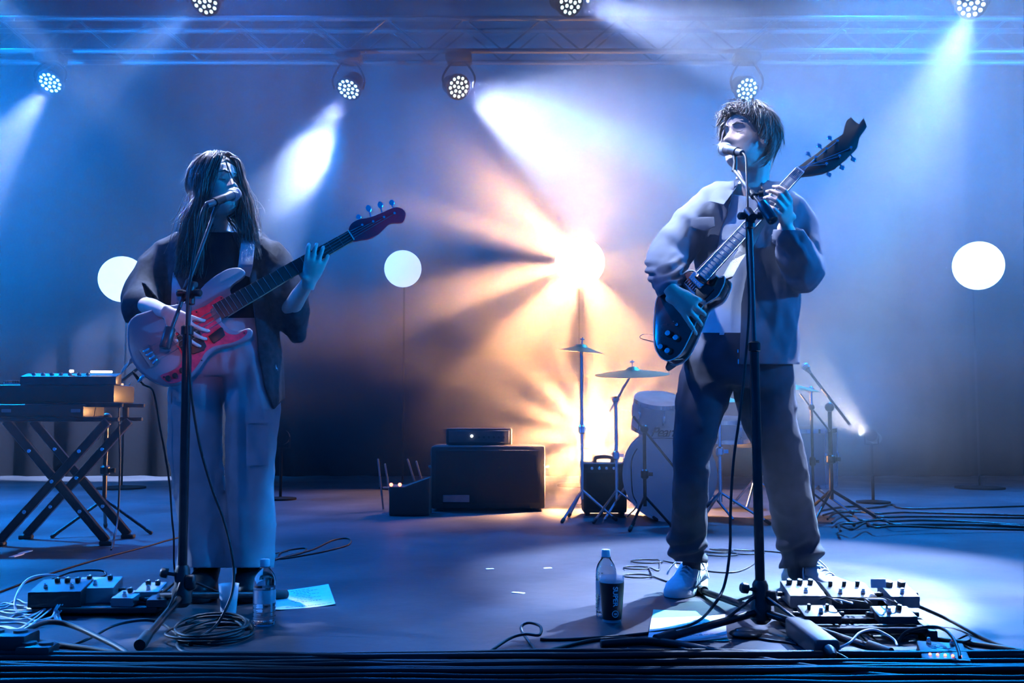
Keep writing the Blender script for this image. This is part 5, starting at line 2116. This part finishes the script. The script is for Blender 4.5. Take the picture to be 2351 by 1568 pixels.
# ---- effects pedals
def pedal(label, c, size, yaw, tilt, m, knobs, group, foot=None, jack=True, leds=0, led_m=None, cat='effects pedal', knob_r=.0095, knob_m='black', pz=0.0):
    """sloped steel box; knobs: (x, y) across the top, in box units; c: middle of the underside"""
    w, d, h = size
    t = thing('effects_pedal', label, cat, c, group)
    mx = Matrix.Translation(V(c)) @ Euler((0, 0, yaw)).to_matrix().to_4x4() @ Euler((tilt, 0, 0)).to_matrix().to_4x4()
    B = MB()
    h0 = h * .72
    B.slab([mx @ V(p) for p in ((-w / 2, -d / 2, .0), (-w / 2, -d / 2, h0), (-w / 2, d / 2, h), (-w / 2, d / 2, .0))], mx.to_3x3() @ V((w, 0, 0)), .003)
    obj('case', B, m, t)
    sl = math.atan2(h - h0, d)
    up = mx.to_3x3() @ V((0, -math.sin(sl), math.cos(sl)))
    top = lambda x, y: mx @ V((x * w / 2, y * d / 2, h0 + (h - h0) * (y + 1) / 2))
    for x, y in knobs:
        B = MB()
        peg(B, top(x, y), up, knob_r, .016, 14)
        k = obj('knob', B, M[knob_m], t)
        B = MB()
        B.box((0, 0, 0), (.002, knob_r * 1.2, .001), frame(top(x, y) + up * .0165 + (mx.to_3x3() @ V((0, knob_r * .4, 0))), mx.to_3x3() @ V((1, 0, 0)), up))
        obj('pointer', B, M['print'], k)
    for x, y in foot or ():
        B = MB()
        peg(B, top(x, y), up, .0075, .008, 10)
        peg(B, top(x, y) + up * .007, up, .0055, .010, 10)
        obj('footswitch', B, M['chrome'], t)
    for i in range(leds):
        B = MB()
        B.ball(top(-.62 + 1.24 * i / max(1, leds - 1), -.62) + up * .002, .0042, 5)
        obj('led', B, led_m, t)
    if jack:
        for s in (-1, 1):
            B = MB()
            q = mx @ V((s * w / 2, d * .1, h * .45))
            x = mx.to_3x3() @ V((s, 0, 0))
            B.tube([q, q + x * .006, q + x * .007, q + x * .022], [.006, .006, .0085, .0085], 10)
            obj('jack_plug', B, M['black'], t)
    return t, top, up, mx

# board on the right
t = thing('pedalboard', 'black railed pedalboard beside the guitarist\'s right-hand shoe', 'pedalboard', F(1965, 1440), 'pedalboards')
xl, xr = P(1823, 1420, 3.2).x, P(2118, 1420, 3.2).x
for k, (y, z) in enumerate(((3.13, .036), (3.22, .047), (3.31, .058), (3.40, .069))):
    B = MB()
    B.box(((xl + xr) / 2, y, z), (xr - xl, .050, .018), None, .004)
    obj('rail', B, M['blacksteel'], t)
for x in (xl + .012, xr - .012):
    B = MB()
    B.slab([V((x - .012, 3.09, .006)), V((x - .012, 3.09, .040)), V((x - .012, 3.44, .082)), V((x - .012, 3.44, .006))], V((.024, 0, 0)), .003)
    obj('side_panel', B, M['black'], t)
for x in (xl + .03, xr - .03):
    for y in (3.12, 3.41):
        B = MB()
        B.lathe([(.012, 0), (.012, .008)], (x, y, 0), None, 12)
        obj('foot', B, M['rubber'], t)
PG = 'pedals on the right board'
tl = .10
pz = lambda y: .047 + (y - 3.13) * .122 + .0
def on_board(px, y):
    X = P(px, 1390, y).x
    return V((X, y, pz(y)))
pedal('small pale-topped pedal with three black knobs on the left end of the board', on_board(1843, 3.36), (.118, .125, .056), .0, tl, M['silver'], [(-.6, .55), (0, .55), (.6, .55)], PG, [(0, -.55)])
pedal('wide pedal with three small knobs in the middle of the board', on_board(1948, 3.36), (.150, .125, .050), .0, tl, M['graphite'], [(-.66, .55), (-.05, .55), (.55, .55)], PG, [(-.5, -.5), (.5, -.5)], knob_r=.007)
pedal('pedal with two big black knobs on the right end of the board', on_board(2062, 3.36), (.094, .125, .052), .0, tl, M['silver'], [(-.45, .45), (.45, .45)], PG, [(0, -.55)], knob_r=.0135)
pedal('low dark pedal on the front rail of the right board', on_board(1880, 3.19), (.115, .085, .032), .0, tl, M['black'], [(-.5, .3), (.5, .3)], PG, [(0, -.4)], knob_r=.006)
pedal('low dark pedal at the right front of the board by the side panel', on_board(2050, 3.19), (.120, .085, .030), .0, tl, M['graphite'], [(.4, .3)], PG, [(-.3, -.3)], knob_r=.007)
B = MB()
B.box(on_board(2018, 3.335) + V((0, 0, .070)), (.050, .006, .030), None, .002)
lone('paper_tag', B, M['paper'], 'small pale tag standing between the pedals on the board', 'tag')
for k in range(6):                                   # patch leads between the pedals
    B = MB()
    rr = random.Random(40 + k)
    x0 = 1885 + k * 26
    a, b = on_board(x0, 3.28) + V((0, 0, .035)), on_board(x0 + rr.uniform(30, 60), 3.28) + V((0, 0, .030))
    B.tube(vec(cr([a, a + V((.01, -.05, .005 + .01 * rr.random())), a.lerp(b, .5) + V((0, -.08, .005 + .012 * rr.random())), b + V((-.01, -.05, .0)), b], 5)), .0032, 6)
    lone('patch_cable', B, M['white_cable'] if k in (1, 4) else M['cable'], ('thin pale' if k in (1, 4) else 'thin black') + ' patch cable looping in front of the board\'s pedals', 'cable', 'pale patch cables' if k in (1, 4) else 'black patch cables')
# power supply
a, b = F(1828, 1462), F(1902, 1522)
t = thing('power_supply', 'long rounded black power brick in front of the pedalboard', 'power supply', (a + b) / 2)
B = MB()
m = frame((a + b) / 2 + V((0, 0, .034)), b - a, (0, 0, 1))
B.box((0, 0, 0), ((b - a).length, .072, .060), m, .012, 3)
obj('case', B, M['graphite'], t)
B = MB()
B.tube([m @ V(((b - a).length / 2 - .004, 0, .002)), m @ V(((b - a).length / 2 + .03, 0, .002)), m @ V(((b - a).length / 2 + .05, 0, -.002))], [.017, .016, .008], 14)
obj('plug', B, M['black'], t)
for s in (-1, 1):
    B = MB()
    B.box((s * (b - a).length * .35, 0, -.032), (.03, .06, .006), m)
    obj('foot', B, M['rubber'], t)
# printed pedal with red lights
cen = F(2166, 1522)
pt, top, up, mx = pedal('flat dark pedal with pale swirl print and five red lights at lower right', cen, (.125, .165, .040), -.30, 0, M['graphite'], [], 'loose pedals at the right', [(-.5, .75), (.5, .75)], True, 5, M['led_red'])
rr = random.Random(3)
for k in range(9):
    B = MB()
    cx_, cy_, r_ = rr.uniform(-.55, .55), rr.uniform(-.25, .55), rr.uniform(.10, .26)
    pts = []
    for i in range(18):
        an = i * .42
        q = r_ * (1 - i / 24)
        pts.append(top(cx_ + q * math.cos(an), cy_ + q * .8 * math.sin(an)) + up * .0006)
    B.tube(pts, (.0009, .0004), 4)
    obj('swirl_print', B, M['print'], pt)
c = F(1712, 1462)
t = thing('sustain_switch', 'flat oval black footswitch on the bright floor below the tripod hub', 'footswitch', c)
B = MB()
B.ball(c + V((0, 0, .010)), (.052, .045, .012), 10)
obj('base', B, M['rubber'], t)
B = MB()
B.ball(c + V((0, .004, .018)), (.036, .028, .010), 10)
obj('button', B, M['graphite'], t)

# ---- the bass player's effects at lower left
t = thing('pedalboard', 'low black pedalboard left of the bass player\'s tripod', 'pedalboard', F(235, 1392), 'pedalboards')
q0, q1 = F(92, 1402), F(392, 1398)
B = MB()
B.box(((q0.x + q1.x) / 2, 3.60, .020), (q1.x - q0.x, .20, .022), None, .005)
obj('board', B, M['black'], t)
for x in (q0.x + .04, q1.x - .04):
    for y in (3.53, 3.67):
        B = MB()
        B.lathe([(.012, 0), (.012, .010)], (x, y, 0), None, 12)
        obj('foot', B, M['rubber'], t)
LG = 'pedals at the bass player\'s feet'
def lp(px, y, z=.032):
    return V((P(px, 1380, y).x, y, z))
pedal('tall black multi-effect box with lit edge at far left of the board', lp(140, 3.58), (.175, .15, .072), .12, 0, M['black'], [(-.3, .5), (.1, .5), (.5, .5)], LG, [(-.5, -.4), (.5, -.4)])
pedal('black pedal with a bright flat top right of the multi-effect box', lp(222, 3.64), (.145, .12, .072), .10, 0, M['silver'], [(-.5, .5), (.5, .5)], LG, [(0, -.4)])
pedal('small pale pedal in front of the bright-topped pedal', lp(292, 3.56), (.080, .09, .040), -.05, 0, M['silver'], [(0, .5)], LG, [(0, -.5)])
pedal('small grey pedal farthest right on the left board', lp(345, 3.63), (.085, .11, .055), .05, 0, M['silver'], [(-.4, .5), (.4, .5)], LG, [(0, -.5)])
pedal('small dark pedal beside the left tripod hub', lp(368, 3.55), (.070, .09, .034), .05, 0, M['graphite'], [(0, .5)], LG, [(0, -.5)])

# ------------------------------------------------------------------ cables at the front
def cable(name, label, pts, r, m='cable', group=None, n=8, k=7, plug=None):
    """pts: (px, py[, height]) on the floor or Vectors"""
    q = []
    for p in pts:
        q.append(p if isinstance(p, Vector) else F(p[0], p[1], p[2] if len(p) > 2 else r * 1.02))
    c = sum(q, V((0, 0, 0))) / len(q)
    B = MB()
    cv = vec(cr(q, k))
    for v in cv:
        v.z = max(v.z, r * .98)
    B.tube(cv, r, n)
    o = lone(name, B, M[m], label, 'cable', group, 180, V((c.x, c.y, 0)))
    if plug:
        a, b = (cv[0], cv[3]) if plug == 1 else (cv[-1], cv[-4])
        d = (a - b).normalized()
        B = MB()
        z = V((0, 0, max(0, .0125 - a.z)))
        B.tube([a - d * .03 + z, a + z, a + d * .01 + z, a + d * .05 + z, a + d * .055 + z], [r * 1.1, .0085, .0115, .0115, .009], 12)
        obj('connector', B, M['black'], o)
    return o

# vocal mic cables
cable('microphone_cable', 'black cable running from the guitarist\'s microphone down to the floor',
      [P(1704, 351, 3.555), P(1712, 362, 3.53), P(1714, 400, 3.48), P(1716, 470, 3.36), P(1715, 560, 3.285), P(1720, 700, 3.285), P(1712, 820, 3.29), P(1700, 940, 3.28), P(1684, 1060, 3.28), P(1677, 1180, 3.27), P(1676, 1260, 3.26), P(1664, 1340, 3.22), P(1640, 1388, 3.16), F(1600, 1428, .02), (1540, 1446), (1470, 1456), (1400, 1462), (1300, 1468), (1240, 1468)], .0048)
cable('microphone_cable', 'black cable running from the woman\'s microphone down to its coil',
      [P(474, 471, 3.53), P(466, 480, 3.50), P(461, 500, 3.48), P(452, 550, 3.46), P(440, 620, 3.43), P(430, 700, 3.42), P(432, 800, 3.42), P(440, 910, 3.42), P(458, 1020, 3.40), P(486, 1120, 3.38), P(512, 1190, 3.36), P(530, 1260, 3.34), P(537, 1310, 3.33), P(533, 1360, 3.30), P(515, 1405, 3.26), F(492, 1440, .02), (450, 1466), (408, 1476), (420, 1496), (470, 1500)], .0048)
rr = random.Random(12)
pts = []
for i in range(60):
    a = 2 * math.pi * i / 11.0 + .6
    k = i / 60
    rx, ry = .108 + .022 * math.sin(i * .7) * (.4 + k), .135 + .025 * math.cos(i * .53)
    pts.append(F(488, 1464) + V((rx * math.cos(a) + .012 * math.sin(i * .31), ry * math.sin(a) + .01 * math.cos(i * .23), .006 + .006 * (i // 11) + .022 * max(0, math.sin(a - .4)) * (i % 22 < 11) * k)))
cable('coiled_cable', 'coil of black cable on the floor by the left tripod foot', pts, .0046, k=3)

# front bundle
rr = random.Random(77)
ys = [1498, 1503, 1509, 1516, 1521, 1527, 1533, 1538, 1543, 1549, 1553, 1558, 1562, 1567, 1572, 1578]
for i, y in enumerate(ys):
    r = rr.choice((.0055, .0065, .0075, .0090, .0105))
    pts = []
    ph, am = rr.uniform(0, 6), rr.uniform(3, 8)
    lay = .004 + .012 * (i % 3 == 1) + .008 * (i % 4 == 2)
    for x in range(-160, 2600, 138):
        t = x / 2400
        w = am * math.sin(t * rr.uniform(4.5, 5.5) + ph) + rr.uniform(-2.2, 2.2)
        if i == 0:
            w += 8 * max(0, math.sin((x - 250) / 330)) * (x < 1300)
        pts.append((x, y + w * (1 if x < 1000 else .7), r + lay))
    lab = ('rearmost long black cable of the bundle along the stage front' if i == 0 else 'frontmost long black cable at the very edge of the stage' if i == len(ys) - 1 else
           'thick long black cable inside the bundle along the stage front' if r > .008 else 'thin long black cable inside the bundle along the stage front')
    q = cable('stage_cable', lab, pts, r, 'cable', 'cable bundle along the stage front', 7, 4)

cable('thick_cable', 'thick black cable arching up from the bundle at far left', [(-60, 1494), (28, 1468, .03), (70, 1442, .05), (112, 1428, .055), (165, 1436, .045), (228, 1464, .03), (278, 1490, .02), (306, 1512)], .0085, plug=None)
cable('thick_cable', 'thick black cable with a chunky connector lying at far left', [(50, 1466, .02), (120, 1478), (200, 1488), (330, 1506), (480, 1512)], .0085, plug=1)
for k, (x, y, w, d, h, lab) in enumerate(((18, 1512, .14, .10, .075, 'black power junction block half hidden in cables at far left'), (85, 1520, .10, .07, .05, 'smaller black plug block beside the junction block'))):
    B = MB()
    c = F(x, y)
    B.box((c.x, c.y, h / 2), (w, d, h), None, .010, 2)
    t = lone('junction_block', B, M['black'], lab, 'power block', None, 40, V((c.x, c.y, 0)))
    B = MB()
    for s in (-1, 1):
        B.lathe([(.020, 0), (.020, .006), (.016, .006)], (c.x + s * w * .24, c.y, h), None, 16)
    obj('socket', B, M['graphite'], t)
cable('black_cable', 'thin black cable arching across the bright floor beside the left tripod foot', [(90, 1488), (150, 1484), (205, 1466, .015), (262, 1436, .03), (330, 1424, .035), (376, 1434, .02), (410, 1460), (440, 1480)], .0046)
cable('black_cable', 'thin black cable trailing from the left pedals to behind the bass player', [(-30, 1370), (60, 1336), (130, 1312), (230, 1282), (330, 1256), (420, 1232), (520, 1222)], .0042)
cable('black_cable', 'loose loop of black cable on the floor behind the bass player', [(600, 1296), (660, 1276), (716, 1262), (764, 1240), (800, 1236), (800, 1250), (752, 1264), (690, 1276), (640, 1282), (650, 1266), (700, 1258), (690, 1270), (630, 1284), (585, 1296)], .0042)
cable('white_cable', 'pale cable looping up from the left pedals', [(150, 1326, .085), (110, 1320, .10), (64, 1330, .09), (38, 1366, .06), (36, 1400, .02), (58, 1412), (88, 1404)], .0042, 'white_cable')
rr = random.Random(5)
for k in range(11):
    x, y = rr.uniform(-40, 30), 1384 + 6 * k + rr.uniform(-4, 4)
    pts = [(x - 60, y + rr.uniform(-6, 6)), (x, y + rr.uniform(-6, 6)), (x + rr.uniform(20, 40), y - rr.uniform(2, 10)), (x + rr.uniform(60, 80), y + rr.uniform(-6, 4), .012), (x + rr.uniform(95, 120), y - rr.uniform(6, 22), .02), (rr.uniform(120, 150), 1388 - rr.uniform(0, 14), .03)]
    cable('white_patch_cable', 'thin pale cable in the tangle at the far left edge', pts, .0028, 'white_cable', 'tangle of pale cables at far left', 6, 5)
for k in range(3):
    pts = [(128 + 6 * k, 1428), (124 + 5 * k, 1406 - 2 * k, .02), (136 + 6 * k, 1384, .045), (160 + 8 * k, 1366 - 3 * k, .07), (186 + 6 * k, 1352 - 2 * k, .075)]
    cable('white_patch_cable', 'pale cable rising over the front of the tall multi-effect box', pts, .0034, 'white_cable', 'pale cables rising over the left pedals', 6, 5)
cable('black_cable', 'black cable curving over the left pedals', [(120, 1330, .10), (170, 1312, .11), (232, 1310, .105), (240, 1322, .09), (200, 1330, .085)], .0042)
cable('black_cable', 'black cable along the front of the left pedalboard', [(150, 1360, .06), (185, 1372, .03), (240, 1384), (330, 1376), (420, 1368), (520, 1360)], .0044)

# round the guitarist's feet
def curl(cx, cy, rx, n=16, turns=1, a0=0.0):
    c = F(cx, cy)
    return [c + V((rx * math.cos(a0 + 2 * math.pi * turns * i / n), rx * .85 * math.sin(a0 + 2 * math.pi * turns * i / n), .005 + .004 * i / n)) for i in range(n)]
cable('curled_cable', 'thin dark cable with loose curls left of the guitarist\'s left-hand shoe',
      [(1590, 1352), (1540, 1338)] + curl(1464, 1326, .062, 14, 1.0, .3) + curl(1462, 1307, .058, 14, 1.0, .3) + [(1512, 1310)] + curl(1486, 1292, .075, 12, 1.0, .6) + [(1545, 1292), (1590, 1296)], .0034, k=4)
cable('curled_cable', 'thin dark cable with open curls on the floor between the guitarist\'s shoes',
      [(1560, 1268)] + curl(1656, 1275, .080, 14, 1.0, 2.6) + curl(1650, 1268, .070, 12, 1.0, 2.6) + curl(1716, 1271, .085, 14, 1.0, 2.6) + [(1770, 1266), (1830, 1274), (1880, 1268)], .0034, k=4)
cable('black_cable', 'thin dark cable arcing between the guitarist\'s shoes and the mic stand', [(1600, 1306), (1640, 1313), (1690, 1313), (1726, 1298), (1742, 1282)], .0032)
cable('black_cable', 'knotted black cable at the front of the stage left of the right tripod', [(1060, 1524), (1120, 1498), (1170, 1466, .02), (1206, 1456, .03), (1238, 1458, .03), (1240, 1438, .04), (1212, 1430, .045), (1196, 1444, .03), (1216, 1476), (1234, 1498)], .0046)
cable('black_cable', 'black cable curving from the knot toward the right tripod foot', [(1200, 1510), (1280, 1488), (1360, 1470), (1440, 1466), (1520, 1474), (1600, 1500), (1680, 1522)], .0056)
cable('multicore_cable', 'thick black multicore cable slanting across the bright floor under the tripod', [(1380, 1478), (1480, 1472), (1560, 1480), (1660, 1500), (1780, 1522), (1900, 1540), (2040, 1556), (2240, 1566)], .0120)
cable('black_cable', 'black cable leaving the right board toward the right edge of the stage', [P(2100, 1388, 3.34), P(2118, 1396, 3.33), F(2180, 1424, .02), (2250, 1462), (2310, 1486), (2400, 1508)], .0058)
cable('black_cable', 'thick black cable lying on the floor at the right edge', [(2110, 1462), (2200, 1474), (2280, 1484), (2360, 1498), (2440, 1510)], .0080)
cable('black_cable', 'thin black cable looping over the swirl-print pedal', [(2060, 1476, .02), (2080, 1452, .05), (2120, 1440, .07), (2160, 1442, .075), (2186, 1462, .07), (2200, 1492, .06), (2204, 1510, .05)], .0046)
cable('black_cable', 'small black loop of cable beside the swirl-print pedal', [(2196, 1470), (2222, 1458, .02), (2226, 1470, .02), (2200, 1476), (2190, 1468), (2240, 1496), (2270, 1516), (2270, 1534), (2245, 1542)], .0032)
cable('black_cable', 'black cable with a pale boot running from the power brick to the bundle', [(1918, 1500, .03), (1945, 1514, .02), (1975, 1538), (2020, 1550), (2100, 1548), (2150, 1530)], .0058)
cable('white_cable', 'short pale cable curving from the power brick to the pedals', [(1916, 1492, .03), (1950, 1476, .05), (1975, 1452, .06), (2010, 1446, .05), (2050, 1466, .03), (2060, 1482, .02)], .0036, 'white_cable')
for k in range(4):
    cable('patch_cable', 'thin black cable hanging under the right board', [(1900 + 14 * k, 1424, .045), (1925 + 14 * k, 1440, .03), (1958 + 10 * k, 1452, .02), (1975 + 12 * k, 1470), (1990 + 10 * k, 1488)], .0030, 'white_cable' if k == 2 else 'cable', 'thin cables under the right board') if k != 2 else cable('patch_cable', 'thin pale cable hanging under the right board', [(1928, 1424, .045), (1955, 1440, .03), (1980, 1454, .02), (1998, 1470), (2010, 1488)], .0030, 'white_cable')
cable('black_cable', 'thin cable from the oval footswitch to the power brick', [(1735, 1464), (1765, 1470), (1800, 1474), (1830, 1480)], .0036)
cable('black_cable', 'black cable from the bundle crossing in front of the right tripod', [(1440, 1490), (1500, 1512), (1560, 1528), (1680, 1540), (1830, 1548), (1990, 1556)], .0050)
cable('speaker_cable', 'dark cable along the floor at the back right', [(1990, 1206), (2100, 1206), (2230, 1204), (2400, 1212)], .010)
